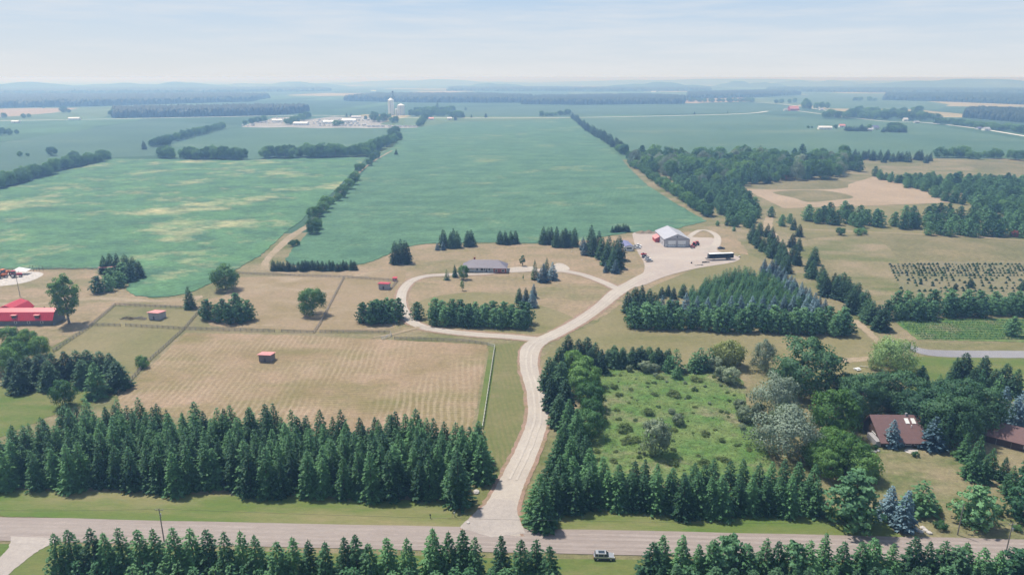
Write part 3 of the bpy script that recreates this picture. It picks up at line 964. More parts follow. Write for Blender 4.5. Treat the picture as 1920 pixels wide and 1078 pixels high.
ribbon('path', [G(*p) for p in [(1445, 400), (1440, 425), (1455, 445), (1480, 480)]], [6, 7, 5, 4], 0.12, M['track'], 'sandy track between the young pines', jit=.5)
ribbon('path', [G(*p) for p in [(1500, 430), (1640, 436), (1800, 443), (1930, 452)]], [3, 3, 3, 3], 0.12, M['track'], 'pale mown track along the pine row', jit=.4)
ribbon('path', [G(*p) for p in [(1600, 600), (1625, 620), (1650, 645)]], [4, 4, 3], 0.13, M['track'], 'bare track under the dark spruce row', jit=.4)
sheet('yard', pxpoly([(-120, 520), (0, 512), (40, 509), (82, 513), (55, 528), (0, 537), (-120, 545)], 3), 0.13, M['concrete'], 'pale concrete pad under the orange machinery')
sheet('path', pxpoly([(1695, 845), (1702, 841), (1720, 843), (1718, 852), (1703, 850)], 3), 0.18, M['concrete'], 'pale paved patio before the brown house')
sheet('yard', pxpoly([(452, 239), (470, 231), (500, 226), (512, 221), (545, 220), (560, 226), (590, 223), (625, 219), (655, 221), (668, 218), (702, 219), (722, 228), (712, 234), (785, 238), (785, 240), (690, 241), (640, 240), (600, 241), (540, 239), (500, 240)]), 0.12, M['lotgravel'], 'pale gravel lot crowded with parked caravans')

# wheel tracks worn into the gravel
def offset_px(pts, d):
    g = smooth_line([G(*p) if len(p) == 2 else Vector(p) for p in pts], 4)
    out_ = []
    for i, q in enumerate(g):
        t_ = (g[min(i + 1, len(g) - 1)] - g[max(i - 1, 0)]).normalized()
        out_.append(q + Vector((-t_.y, t_.x, 0)) * d)
    return out_


M['worn'] = land('worn_gravel', (0.645, 0.575, 0.495), (0.58, 0.51, 0.435), (0.53, 0.465, 0.4), 0.2, (0.5, 0.7), 0.1, 0.9, 0.12)
M['wornroad'] = land('worn_road', (0.46, 0.39, 0.345), (0.415, 0.35, 0.31), (0.37, 0.305, 0.27), 0.1, (0.5, 0.7), 0.1, 0.9, 0.1)
for i, (pts, ds) in enumerate(((DR[2:], (-1.0, 1.0)), (LP, (-.9, .9)), (RP, (-1.0, 1.0)))):
    for d_ in ds:
        q = offset_px(pts, d_)
        ribbon('wheel_track', q, [.75] * len(q), .235 + .004 * i, M['worn'], 'pale wheel track worn into the gravel drive', per=2, jit=.12, seed=i)
for k, d_ in enumerate((-2.9, -1.2, 1.1, 2.8)):
    nr = Vector((-rdir.y, rdir.x, 0)) * d_
    q = [(RA - rdir * 150).lerp(RB + rdir * 150, t / 40) + nr for t in range(41)]
    ribbon('wheel_track', q, [.8] * 41, .16, M['wornroad'], 'pale wheel track worn into the gravel road', per=2, jit=.16, seed=20 + k)

# far hills
def hill(cx, cy, lx, ly, h, mat, label, seed):
    r = random.Random(seed)
    nx, ny = 40, 10
    ph = [r.uniform(0, 6.28) for _ in range(5)]
    vs, fs = [], []
    for j in range(ny + 1):
        for i in range(nx + 1):
            u, w_ = i / nx * 2 - 1, j / ny * 2 - 1
            e = max(0, 1 - abs(u) ** 2.4) * max(0, 1 - w_ * w_)
            k = .75 + .16 * math.sin(u * 5 + ph[0]) + .1 * math.sin(u * 11 + ph[1] + w_) + .05 * math.sin(u * 23 + ph[2])
            vs.append((cx + u * lx, cy + w_ * ly, h * e * k - 1.0))
    for j in range(ny):
        for i in range(nx):
            a = j * (nx + 1) + i
            fs.append((a, a + 1, a + nx + 2, a + nx + 1))
    me = bpy.data.meshes.new('hill')
    me.from_pydata(vs, [], fs)
    me.polygons.foreach_set('use_smooth', [True] * len(fs))
    me.materials.append(mat)
    tag(link('hill', me), label, kind='structure')


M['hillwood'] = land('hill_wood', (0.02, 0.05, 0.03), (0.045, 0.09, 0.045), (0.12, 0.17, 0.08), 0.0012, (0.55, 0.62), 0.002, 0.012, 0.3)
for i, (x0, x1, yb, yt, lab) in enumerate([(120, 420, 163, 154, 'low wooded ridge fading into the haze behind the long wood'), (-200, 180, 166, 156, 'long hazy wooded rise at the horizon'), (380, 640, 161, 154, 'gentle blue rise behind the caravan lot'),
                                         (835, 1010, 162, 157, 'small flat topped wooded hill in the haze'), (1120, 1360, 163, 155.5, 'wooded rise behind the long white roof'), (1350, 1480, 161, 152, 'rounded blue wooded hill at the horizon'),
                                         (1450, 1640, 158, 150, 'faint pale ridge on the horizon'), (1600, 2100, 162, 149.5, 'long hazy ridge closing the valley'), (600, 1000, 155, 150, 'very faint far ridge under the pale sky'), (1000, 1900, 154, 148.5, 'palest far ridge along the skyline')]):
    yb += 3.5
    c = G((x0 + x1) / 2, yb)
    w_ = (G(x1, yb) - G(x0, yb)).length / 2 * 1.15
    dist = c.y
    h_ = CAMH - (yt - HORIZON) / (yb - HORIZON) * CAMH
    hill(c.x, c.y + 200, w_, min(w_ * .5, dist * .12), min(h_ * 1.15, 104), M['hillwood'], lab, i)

# far woods: one mass each, built from thousands of low crowns
def wood(px, step, h, label, seed, z=0.0):
    P = fill(pxpoly(px), step, .42, seed)
    r = np.random.default_rng(seed)
    n = len(P)
    seg = 6
    hh = h * r.uniform(.72, 1.18, n)
    rr = step * r.uniform(.6, .95, n)
    rings = [(1.0, 0.0), (1.05, .45), (.72, .8), (.0, 1.0)]
    a = np.arange(seg) * 2 * math.pi / seg
    V = np.zeros((n, 3 * seg + 1, 3))
    rot = r.uniform(0, 6.28, n)[:, None]
    for k in range(3):
        q = r.uniform(.8, 1.2, (n, seg)) * rings[k][0] * rr[:, None]
        V[:, k * seg:(k + 1) * seg, 0] = P[:, :1] + np.cos(a + rot) * q
        V[:, k * seg:(k + 1) * seg, 1] = P[:, 1:] + np.sin(a + rot) * q
        V[:, k * seg:(k + 1) * seg, 2] = (rings[k][1] + (r.uniform(-.08, .08, (n, seg)) if k else 0)) * hh[:, None]
    V[:, -1, :2] = P
    V[:, -1, 2] = hh
    F = []
    for k in range(2):
        for i in range(seg):
            j = (i + 1) % seg
            F += [(k * seg + i, k * seg + j, (k + 1) * seg + j), (k * seg + i, (k + 1) * seg + j, (k + 1) * seg + i)]
    for i in range(seg):
        F.append((2 * seg + i, 2 * seg + (i + 1) % seg, 3 * seg))
    F = np.array(F)
    FF = (F[None] + (np.arange(n) * (3 * seg + 1))[:, None, None]).reshape(-1)
    me = bpy.data.meshes.new('wood')
    me.vertices.add(n * (3 * seg + 1))
    me.vertices.foreach_set('co', V.astype(np.float32).ravel())
    me.loops.add(len(FF))
    me.loops.foreach_set('vertex_index', FF.astype(np.int32))
    me.polygons.add(len(FF) // 3)
    me.polygons.foreach_set('loop_start', np.arange(0, len(FF), 3, dtype=np.int32))
    me.update(calc_edges=True)
    me.materials.append(L_FARWOOD)
    tag(link('wood', me), label, 'wood', kind='stuff')


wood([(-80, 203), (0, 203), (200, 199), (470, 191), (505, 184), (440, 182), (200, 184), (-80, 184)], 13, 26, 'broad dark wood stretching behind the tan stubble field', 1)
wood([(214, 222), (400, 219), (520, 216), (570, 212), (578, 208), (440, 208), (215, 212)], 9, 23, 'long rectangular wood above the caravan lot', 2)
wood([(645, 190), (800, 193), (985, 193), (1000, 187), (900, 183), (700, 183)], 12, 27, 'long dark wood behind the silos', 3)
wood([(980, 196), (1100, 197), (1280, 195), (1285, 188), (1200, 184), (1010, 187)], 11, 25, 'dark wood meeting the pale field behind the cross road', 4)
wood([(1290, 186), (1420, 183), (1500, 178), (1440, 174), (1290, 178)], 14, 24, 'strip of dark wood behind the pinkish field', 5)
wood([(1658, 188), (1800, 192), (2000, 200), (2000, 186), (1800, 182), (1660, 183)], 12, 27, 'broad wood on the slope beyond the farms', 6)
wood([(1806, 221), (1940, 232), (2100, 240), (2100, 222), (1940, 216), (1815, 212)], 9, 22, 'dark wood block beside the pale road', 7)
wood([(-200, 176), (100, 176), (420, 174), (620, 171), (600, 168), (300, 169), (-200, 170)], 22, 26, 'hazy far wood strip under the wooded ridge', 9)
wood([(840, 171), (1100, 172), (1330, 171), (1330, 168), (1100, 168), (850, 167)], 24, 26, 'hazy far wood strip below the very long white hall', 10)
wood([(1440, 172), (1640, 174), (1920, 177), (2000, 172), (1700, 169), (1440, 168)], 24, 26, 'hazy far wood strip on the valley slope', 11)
# ------------------------------------------------------------------ trees
# spruce plantation beside the road
front = [G(-60, 914), G(150, 921), G(400, 927), G(600, 931), G(760, 936), G(835, 945), G(905, 895)]
back = [G(x, y, 12.5) for x, y in ((905, 788), (830, 776), (640, 764), (400, 757), (230, 742), (120, 752), (30, 792), (-60, 830))]
P = fill(front + back, 4.15, .3, 3)
print('plantation', len(P))
P = P[np.argsort(P[:, 1])][:300]
Pf, Pm, Pb = [], [], []
for p in P:
    # metres to the verge line and to the paddock line
    q = G(0, 0, 0) if False else None
    df = min((Vector((p[0], p[1], 0)) - (front[i].lerp(front[i + 1], k / 12))).length for i in range(5) for k in range(13))
    db = min((Vector((p[0], p[1], 0)) - Vector((back[i].lerp(back[i + 1], k / 12).x, back[i].lerp(back[i + 1], k / 12).y, 0))).length for i in range(5) for k in range(13))
    (Pf if df < 3.6 else Pb if db < 4.2 else Pm).append(tuple(p))
plant('spruce', Pf, 13.4, 'green spruce in the outer plantation row facing the verge and gravel road', 'spruce_tree', 'spruce', 'plantation spruces facing the road', ground=True, hv=.13)
plant('spruce', Pm, 13.0, 'green spruce hemmed in on all sides inside the dense roadside plantation', 'spruce_tree', 'spruce', 'inner plantation spruces', ground=True, hv=.16)
plant('spruce', Pb, 12.6, 'green spruce in the outer plantation row against the big mown paddock', 'spruce_tree', 'spruce', 'plantation spruces against the paddock', ground=True, hv=.16)
plant('spruce', [(860, 958, 15.5)], 15.5, 'tall full spruce standing forward at the plantation corner by the driveway', 'spruce_tree', 'spruce')
plant('spruce', [(905, 912, 14), (896, 880, 14), (893, 895, 13)], 13, 'spruce on the plantation edge facing the driveway', 'spruce_tree', 'spruce', 'driveway edge spruces')

# roadside rows
row = [(98, 995), (128, 987), (163, 988), (190, 994), (222, 985), (257, 989), (285, 986), (320, 988), (352, 985), (383, 990), (417, 994), (450, 990), (478, 997), (516, 1013), (547, 1003), (578, 1010),
       (604, 1012), (645, 1004), (665, 998), (690, 1012), (725, 1005), (763, 1003), (810, 985), (838, 992), (868, 990), (890, 1004), (940, 1001), (975, 1010), (1005, 1007), (1030, 1018)]
plant('spruce', row, 14.5, 'pointed spruce in the roadside row opposite the plantation', 'conifer_tree', 'spruce', 'roadside spruces', top=True, hv=.05)
plant('young', line_px((150, 1052), (640, 1062), 17, 6, 6, 4) + line_px((660, 1062), (1030, 1068), 11, 8, 5, 5), 8.5, 'lighter green young conifer in front of the roadside spruce row', 'young_conifer_tree', 'conifer', 'young roadside conifers', top=True, hv=.15, wide=1.3)
row2 = [(1225, 1012), (1244, 1000), (1280, 1000), (1310, 1016), (1340, 1008), (1375, 1004), (1405, 1022), (1435, 1005), (1462, 1012), (1492, 1016), (1520, 1010), (1555, 998), (1585, 1014), (1618, 1012), (1645, 1004), (1678, 1015),
        (1720, 1003), (1748, 1012), (1772, 1010), (1800, 1020), (1818, 1016), (1850, 1024), (1880, 1030), (1908, 1028), (1935, 1030)]
plant('spruce', row2[::2], 12.5, 'dark conifer in the roadside row facing the green verge', 'conifer_tree', 'spruce', 'roadside conifers past the parked car', top=True, hv=.06, wide=1.15)
plant(['spruce', 'darkspruce', 'spruce', 'pine'], row2[1::2], 12, 'bushier conifer in the roadside row facing the green verge', 'conifer_tree', 'conifer', 'bushier conifers past the parked car', top=True, hv=.06, wide=1.05)
plant(['darkspruce', 'pine', 'spruce'], line_px((1235, 1058), (1930, 1068), 20, 9, 6, 6), 9, 'low bushy conifer in front of the roadside row past the parked car', 'conifer_tree', 'conifer', 'low roadside conifers', top=True)

# belt between driveway and meadow
plant('darkspruce', [(1047, 648), (1030, 668), (1052, 675), (1036, 700), (1060, 708), (1048, 735)], 12.5, 'dark dense conifer on the bend of the driveway', 'conifer_tree', 'conifer', 'dark conifers on the drive bend', top=True, hv=.07)
plant('darkspruce', [(1066, 627), (1085, 634), (1102, 630), (1117, 640), (1108, 652), (1128, 652)], 10.5, 'dark conifer at the corner of the drive belt and hedge', 'conifer_tree', 'conifer', 'dark corner conifers', top=True, hv=.06)
plant('light', [(1075, 658, 10), (1098, 672, 10), (1088, 690, 10)], 10, 'bright pale green broadleaf tree among the dark drive-side conifers', 'broadleaf_tree', 'tree', 'pale broadleaf trees by the drive', top=True)
plant('broad', [(1105, 715, 10), (1112, 745, 9.5), (1104, 770, 10)], 10, 'blue-green leafy tree on the meadow side of the drive belt', 'broadleaf_tree', 'tree', 'meadow-side broadleaf trees', top=True)
plant('spruce', [(1065, 745), (1080, 762), (1060, 790), (1090, 795), (1048, 800), (1072, 815), (1100, 812), (1108, 835)], 13, 'tall green spruce in the belt along the driveway', 'spruce_tree', 'spruce', 'driveway belt spruces', top=True, hv=.08)
plant('spruce', [(1028, 855), (1052, 848), (1078, 852), (1040, 880), (1008, 885), (1020, 900)], 13, 'full spruce at the mouth of the driveway beside the meadow', 'spruce_tree', 'spruce', 'driveway mouth spruces', top=True, hv=.08)
# row along the verge, meadow behind
rr = [(1112, 862), (1133, 853), (1160, 868), (1190, 862), (1212, 858), (1232, 866), (1262, 872), (1285, 880), (1303, 864), (1322, 870), (1340, 857), (1372, 862), (1398, 858), (1425, 866), (1450, 862), (1475, 858), (1500, 862), (1528, 866)]
plant('spruce', rr, 12.5, 'dark spruce in the row between verge and overgrown meadow', 'spruce_tree', 'spruce', 'verge row spruces', top=True, hv=.05)
plant('spruce', line_px((1060, 880), (1540, 892), 20, 6, 5, 8), 11.5, 'shorter spruce on the road side of the verge row', 'spruce_tree', 'spruce', 'verge row front spruces', top=True, hv=.08, wide=1.1)

# trees around the meadow
mp_ = pxpoly([(1118, 694), (1250, 695), (1375, 708), (1395, 760), (1430, 850), (1410, 880), (1125, 880), (1118, 800)], 4)
plant('darkspruce', line_px((1140, 690), (1250, 694), 9, 3, 2, 9) + line_px((1150, 684), (1250, 688), 7, 3, 2, 10), 7.5, 'small bluish dark spruce in the hedge along the top of the meadow', 'hedge_spruce_tree', 'spruce', 'meadow hedge spruces', wide=1.2)
plant('young', [(1265, 702, 9), (1252, 700, 8), (1312, 698, 10), (1300, 700, 9), (1328, 697, 9), (1268, 712, 6)], 9, 'fresh green conifer at the top of the overgrown meadow', 'young_conifer_tree', 'conifer', 'fresh green meadow conifers', wide=1.25)
plant('grey', [(1210, 700, 4.5), (1180, 698, 2.5), (1228, 699, 3.5)], 4, 'low olive bush under the meadow hedge', 'shrub', 'shrub', 'olive hedge bushes')
plant('yellow', [(1365, 695, 11)], 11, 'golden green drooping tree above the meadow corner', 'broadleaf_tree', 'tree')
plant('grey', [(1340, 700, 6), (1352, 716, 6), (1370, 725, 6)], 6, 'grey-green bush below the golden drooping tree', 'shrub', 'shrub', 'bushes at the meadow corner')
plant('grey', [(1398, 795, 5), (1385, 770, 3.5), (1420, 790, 5)], 5, 'dark olive bush between meadow and dirt strip', 'shrub', 'shrub', 'olive bushes on the meadow edge')
plant('silver', [(1428, 700, 13)], 13, 'tall slim silver-grey tree behind the big round maple', 'broadleaf_tree', 'tree', wide=.72)
plant('deep', [(1505, 752, 20)], 20, 'very large round dark green tree with an open shaded base', 'broadleaf_tree', 'tree', hv=.02, wide=1.08)
plant('silver', [(1450, 800, 17)], 17, 'large silver willow beside the round green tree', 'willow_tree', 'willow', hv=.02, wide=1.0)
plant('silver', [(1470, 868, 16)], 16, 'broad pale silver tree at the meadow corner beside bright maple', 'willow_tree', 'willow', hv=.02, wide=1.25)
plant('grey', [(1228, 862, 11)], 11, 'large grey-green willow bush standing alone in the meadow', 'willow_tree', 'willow', hv=.02, wide=.85)
plant('grey', [(1272, 800, 4)], 4, 'small dark bush beside the lone meadow willow', 'shrub', 'shrub')
plant('light', [(1555, 832, 16)], 17, 'bright green maple beside the brown house', 'broadleaf_tree', 'tree', hv=.02, wide=1.0)
plant('light', [(1585, 895, 11), (1550, 905, 9), (1615, 908, 9), (1560, 870, 10), (1530, 885, 9)], 9, 'bright green leafy tree on the lawn edge below the brown house', 'broadleaf_tree', 'tree', 'lawn edge leafy trees')
plant('willow', [(1667, 703, 13)], 13, 'rounded weeping willow beside the asphalt drive', 'willow_tree', 'willow', hv=.01)
# dark trees behind the brown house
plant('deep', [(1590, 700, 13), (1625, 703, 14), (1665, 698, 14), (1705, 700, 14), (1600, 730, 12)], 13, 'dark leafy tree massed behind the brown house', 'broadleaf_tree', 'tree', 'trees behind the brown house', top=True)
plant('deep', [(1738, 730, 15), (1775, 712, 15), (1815, 712, 16), (1842, 720, 15), (1785, 742, 15), (1815, 745, 14), (1768, 735, 14)], 14, 'dark leafy tree in the grove beside the brown garage', 'broadleaf_tree', 'tree', 'garage grove trees', top=True)
plant('darkspruce', [(1830, 690, 10), (1850, 665, 12), (1798, 668, 10), (1815, 660, 11), (1870, 690, 9), (1890, 680, 10), (1912, 690, 10), (1780, 700, 8), (1740, 700, 6)], 10, 'slim conifer standing below the asphalt drive', 'conifer_tree', 'conifer', 'conifers below the asphalt drive', top=True)
plant('young', [(1765, 700, 5), (1790, 715, 5), (1845, 690, 8), (1880, 700, 8)], 7, 'feathery young conifer near the asphalt drive', 'young_conifer_tree', 'conifer', 'feathery drive conifers', top=True)
plant('bluespruce', [(1835, 715, 11), (1890, 722, 12), (1912, 740, 12), (1845, 745, 9), (1930, 720, 12)], 11, 'bluish spruce in the grove above the brown garage', 'blue_spruce_tree', 'spruce', 'grove blue spruces', top=True)
plant('pine', [(1728, 708, 5)], 5, 'small lone pine on the green grass beside the willow', 'pine_tree', 'pine')
# brown house garden
plant('bluespruce', [(1669, 842, 9.5)], 9.5, 'neat cone-shaped blue spruce before the brown house', 'blue_spruce_tree', 'spruce', hv=.01, wide=1.15)
plant('bluespruce', [(1745, 848, 11)], 11, 'greyer blue spruce at the patio corner of the brown house', 'blue_spruce_tree', 'spruce', hv=.01, wide=1.2)
plant('spruce', [(1818, 808), (1843, 812), (1866, 838, 9), (1890, 855, 8), (1852, 850, 9), (1905, 872, 9), (1832, 835, 10)], 10.5, 'spruce in the belt along the lawn of the brown house', 'spruce_tree', 'spruce', 'garden belt spruces', top=True, hv=.08)
plant('pine', [(1590, 1000, 16)], 16, 'huge spreading pine at the corner of verge and garden', 'pine_tree', 'pine', hv=.01, wide=1.35)
plant('bluespruce', [(1662, 980, 10), (1690, 1000, 12)], 11, 'slate blue spruce beside the huge spreading pine', 'blue_spruce_tree', 'spruce', 'slate blue spruces by the pine', hv=.04)
plant('young', [(1722, 970, 10)], 10, 'light green leafy conifer on the lower lawn', 'young_conifer_tree', 'conifer', wide=1.6)
plant('pine', [(1820, 995, 11)], 11, 'round pine on the lower lawn by the utility pole', 'pine_tree', 'pine', wide=1.35)
plant('pine', [(1915, 985, 13), (1930, 930, 12)], 13, 'big pine at the far side of the lower lawn', 'pine_tree', 'pine', 'pines closing the lower lawn')
rs_ = random.Random(31)
mq = fill(mp_, 4.2, .5, 61)
plant(['scrub', 'scrub', 'scrub', 'grey'], [(p[0], p[1], rs_.choice((.45, .6, .7, .9, 1.5))) for p in mq if rs_.random() < .5], 1.0, 'low scrubby bush scattered in the overgrown meadow', 'shrub', 'shrub', 'meadow scrub', ground=True, hv=.3, wide=1.25, parts=False)
plant('shrub', [(1752, 965, 2.2), (1762, 995, 2), (1868, 968, 2.5), (1905, 998, 2), (1790, 858, 2), (1715, 858, 1.6), (1640, 845, 1.8)], 2, 'low clipped bush in the garden of the brown house', 'shrub', 'shrub', 'garden bushes')

# clump by the lower paddock and barn
plant('darkspruce', [(18, 668), (45, 665), (70, 662), (95, 660), (118, 657), (140, 655), (162, 653), (182, 657), (205, 660), (30, 680), (85, 675), (150, 672), (215, 675)], 11, 'dark spruce in the clump below the red barn', 'conifer_tree', 'spruce', 'spruces below the red barn', top=True, hv=.06, wide=1.15)
plant('light', [(45, 618, 9), (20, 630, 9), (70, 630, 8)], 9, 'bright leafy tree beside the red barn wall', 'broadleaf_tree', 'tree', 'bright trees by the red barn', top=True)
plant('broad', [(10, 612, 9), (25, 640, 9), (0, 650, 10)], 9, 'dark leafy tree by the red barn', 'broadleaf_tree', 'tree', 'dark trees by the red barn', top=True)
plant('spruce', [(185, 750, 14)], 14, 'rounded tall green tree above the plantation corner', 'conifer_tree', 'conifer', hv=.02, wide=1.2)
plant('broad', [(124, 768, 10)], 10, 'low round dark tree at the plantation corner', 'broadleaf_tree', 'tree', wide=.8)
plant('shrub', [(268, 692, 5)], 5, 'lone round bush against the paddock fence', 'shrub', 'shrub')
# around the paddocks
plant('poplar', [(131, 612, 25)], 25, 'tall ragged poplar towering beside the red barn', 'poplar_tree', 'poplar', hv=.01)
plant('darkspruce', [(190, 478), (203, 474), (217, 474), (232, 475), (247, 480), (258, 488), (240, 490), (222, 486)], 11, 'dark spruce in the clump at the crop field corner', 'conifer_tree', 'spruce', 'crop corner spruces', top=True, hv=.05)
plant('pine', [(185, 552, 9), (205, 548, 9), (225, 540, 9), (242, 530, 8.5), (212, 536, 9), (232, 525, 9)], 9, 'dense rounded pine bush behind the dark clump by the crop corner', 'pine_tree', 'pine', 'rounded corner pines', wide=1.15)
plant('broad', [(424, 548, 14)], 14, 'big rounded tree at the end of the crop field', 'broadleaf_tree', 'tree', hv=.02, wide=.95)
plant('darkspruce', [(357, 581, 12)], 12, 'single dense dark conifer beside the small shed', 'conifer_tree', 'conifer', hv=.02, wide=.8)
plant('pine', [(390, 602), (410, 606), (432, 610), (452, 608), (468, 603), (420, 596), (445, 594)], 10, 'blue-green pine in the clump between the paddocks', 'pine_tree', 'pine', 'paddock clump pines')
plant('broad', [(587, 596, 14)], 14, 'perfectly round green tree standing alone in the paddock', 'broadleaf_tree', 'tree', hv=.01, wide=1.02)
plant('darkspruce', line_px((514, 509), (664, 508), 24, 2, 1.5, 11), 6.2, 'small dark spruce in the hedge row at the crop edge', 'hedge_spruce_tree', 'spruce', 'crop edge hedge spruces', hv=.15)
plant('darkspruce', [(742, 497), (760, 496), (752, 492)], 13.5, 'dense dark spruce in the trio at the crop edge', 'conifer_tree', 'spruce', 'crop edge trio', wide=.9)
plant('darkspruce', [(832, 466), (845, 467), (858, 466), (876, 464), (884, 463), (850, 461)], 13, 'dark spruce in the group behind the ranch house', 'conifer_tree', 'spruce', 'spruces behind the ranch house', wide=.85)
plant('bluespruce', [(820, 470, 6), (831, 470, 7)], 7, 'pale blue spruce at the end of the group behind the ranch house', 'blue_spruce_tree', 'spruce', 'blue spruces behind the house')
plant('darkspruce', [(938, 459), (948, 460), (958, 459), (966, 458)], 9.5, 'dark spruce in the small clump on the crop edge', 'conifer_tree', 'spruce', 'crop edge clump', wide=.9)
plant('darkspruce', line_px((1018, 459), (1078, 462), 8, 2, 2, 12) + [(1042, 465), (1058, 465)], 12, 'dark spruce in the wide clump beside the crop edge', 'conifer_tree', 'spruce', 'wide crop edge clump', wide=.85)
plant('bluespruce', [(1076, 463, 8), (1096, 480, 9), (1093, 470, 9), (1153, 514, 8), (1135, 512, 6)], 8, 'silvery blue spruce beside the dark trees near the blue trailer', 'blue_spruce_tree', 'spruce', 'silvery spruces near the trailer', hv=.05)
plant('darkspruce', [(1108, 468), (1122, 472), (1112, 482), (1128, 488), (1140, 484), (1150, 492), (1138, 500), (1148, 510), (1158, 506), (1160, 490)], 15, 'tall dark spruce in the stand beside the blue trailer', 'conifer_tree', 'spruce', 'spruce stand by the blue trailer', wide=.85)
plant('darkspruce', line_px((1148, 437), (1178, 436), 7, 1, .5, 13), 6, 'small dark spruce in the short row behind the blue trailer', 'hedge_spruce_tree', 'spruce', 'short row behind the trailer')
# lawn of the ranch house
plant('pine', [(682, 608), (700, 611), (718, 610), (736, 607), (748, 600), (708, 600), (728, 597)], 10.5, 'green pine in the clump outside the loop drive', 'pine_tree', 'pine', 'pines outside the loop drive')
plant('pine', [(783, 601, 8.5)], 8.5, 'single green pine at the end of the windbreak inside the loop', 'pine_tree', 'pine', hv=.02)
plant('pine', line_px((818, 612), (985, 619), 12, 4, 1.5, 14) + line_px((812, 602), (990, 610), 12, 4, 2, 15), 10, 'blue-green pine in the windbreak across the loop lawn', 'pine_tree', 'pine', 'loop lawn windbreak pines', hv=.1)
plant('darkspruce', [(987, 572, 9.5), (973, 570, 8)], 9, 'dark spruce behind the end of the windbreak', 'conifer_tree', 'spruce', 'dark spruces at the windbreak end', wide=.7)
plant('bluespruce', [(983, 574, 5.5), (998, 578, 9), (1000, 560, 8)], 8, 'silver blue spruce at the end of the windbreak', 'blue_spruce_tree', 'spruce', 'blue spruces at the windbreak end', hv=.03)
plant('spruce', [(1003, 526, 12), (1024, 518, 11)], 12, 'dark green spruce in the cluster beside the gravel pad', 'spruce_tree', 'spruce', 'green spruces by the gravel pad', hv=.02, wide=.8)
plant('bluespruce', [(1018, 531, 11), (1036, 527, 10.5)], 10.5, 'frosty blue spruce in the cluster beside the gravel pad', 'blue_spruce_tree', 'spruce', 'blue spruces by the gravel pad', hv=.02)
plant('young', [(838, 526, 6.5)], 6.5, 'thin light green sapling at the ranch house corner', 'young_conifer_tree', 'tree', hv=.02, wide=.8)
plant('darkspruce', [(853, 521, 7.5)], 7.5, 'small dark spruce at the corner of the ranch house', 'conifer_tree', 'spruce', hv=.02, wide=.7)
plant('broad', [(869, 526, 8.5)], 8.5, 'round leafy tree in front of the ranch house porch', 'broadleaf_tree', 'tree', hv=.02, wide=.75)
plant('slim', [(867, 546, 6)], 6, 'narrow teardrop shaped tree on the front lawn', 'slim_tree', 'tree', hv=.02, wide=.75)
plant('slim', [(980, 500, 7)], 7, 'dark upright tree behind the parking pad', 'slim_tree', 'tree', hv=.02, wide=1.1)
plant('slim', [(981, 526, 3.5)], 3.5, 'tiny newly planted tree on the front lawn', 'slim_tree', 'tree', hv=.02, wide=.6)

# plantation below the workshop yard
plant('pine', line_px((1190, 618), (1580, 632), 19, 5, 2, 16) + line_px((1185, 606), (1575, 620), 19, 5, 2, 17), 10.5, 'blue-green pine in the long row below the workshop plantation', 'pine_tree', 'pine', 'long pine row', hv=.1)
plant('bluespruce', [(1242, 552), (1262, 560), (1288, 548), (1308, 553), (1328, 556), (1350, 552), (1372, 553), (1392, 552), (1412, 553), (1432, 552), (1452, 552), (1472, 551), (1490, 553), (1512, 556), (1532, 558)], 9.5, 'frosty blue spruce in the line behind the long pine row', 'blue_spruce_tree', 'spruce', 'blue spruce line', top=True, hv=.05, wide=.9)
plant('darkspruce', [(1180, 545), (1192, 537), (1205, 533), (1218, 540), (1228, 548), (1206, 548), (1190, 555)], 11, 'dark spruce in the clump at the fork of the drives', 'conifer_tree', 'spruce', 'drive fork spruces', top=True, hv=.05)
plant('darkspruce', [(1240, 560, 6), (1252, 557, 6), (1262, 562, 6), (1280, 560, 7), (1258, 580, 6)], 6, 'small dark spruce between the drive fork and plantation', 'conifer_tree', 'spruce', 'small fork spruces')
pl = fill(pxpoly([(1285, 560), (1330, 533), (1400, 515), (1450, 530), (1520, 565), (1530, 585), (1300, 582)]), 3.9, .35, 21)
print('young plantation', len(pl))
plant('young', [tuple(p) for p in pl[:230]], 6.2, 'soft green young conifer in the plantation below the yard', 'young_conifer_tree', 'conifer', 'young plantation conifers', ground=True, hv=.25, wide=1.1)
plant('bluespruce', line_px((1430, 486), (1530, 560), 14, 5, 3, 22) + line_px((1445, 483), (1545, 560), 13, 4, 3, 23), 8, 'blue spruce in the diagonal double line above the young plantation', 'blue_spruce_tree', 'spruce', 'diagonal blue spruces', top=True, hv=.08)
plant('darkspruce', line_px((1408, 448), (1480, 512), 12, 6, 3, 24) + line_px((1425, 440), (1490, 498), 9, 6, 3, 25), 10.5, 'dark spruce in the diagonal row leading down from the yard', 'conifer_tree', 'spruce', 'diagonal dark spruces', hv=.1)
plant('darkspruce', line_px((1520, 500), (1545, 555), 6, 10, 3, 26) + line_px((1560, 545), (1640, 622), 12, 10, 3, 27) + line_px((1575, 555), (1625, 590), 6, 8, 3, 28), 11, 'dense dark spruce in the belt running down to the drive', 'conifer_tree', 'spruce', 'belt of dense dark spruces', hv=.1, wide=1.1)
plant('darkspruce', [(1487, 432), (1498, 445), (1484, 465), (1497, 470)], 9, 'lone dark conifer on the yellow grass beside the diagonal row', 'conifer_tree', 'conifer', 'conifers on the yellow grass')
# pines by the nursery
plant('pine', line_px((1660, 602), (1930, 592), 16, 7, 3, 29) + line_px((1680, 586), (1930, 580), 12, 7, 3, 30) + [(1742, 603), (1895, 632)], 9.5, 'bushy green pine in the row between the two nursery plots', 'pine_tree', 'pine', 'nursery pine row', hv=.16)
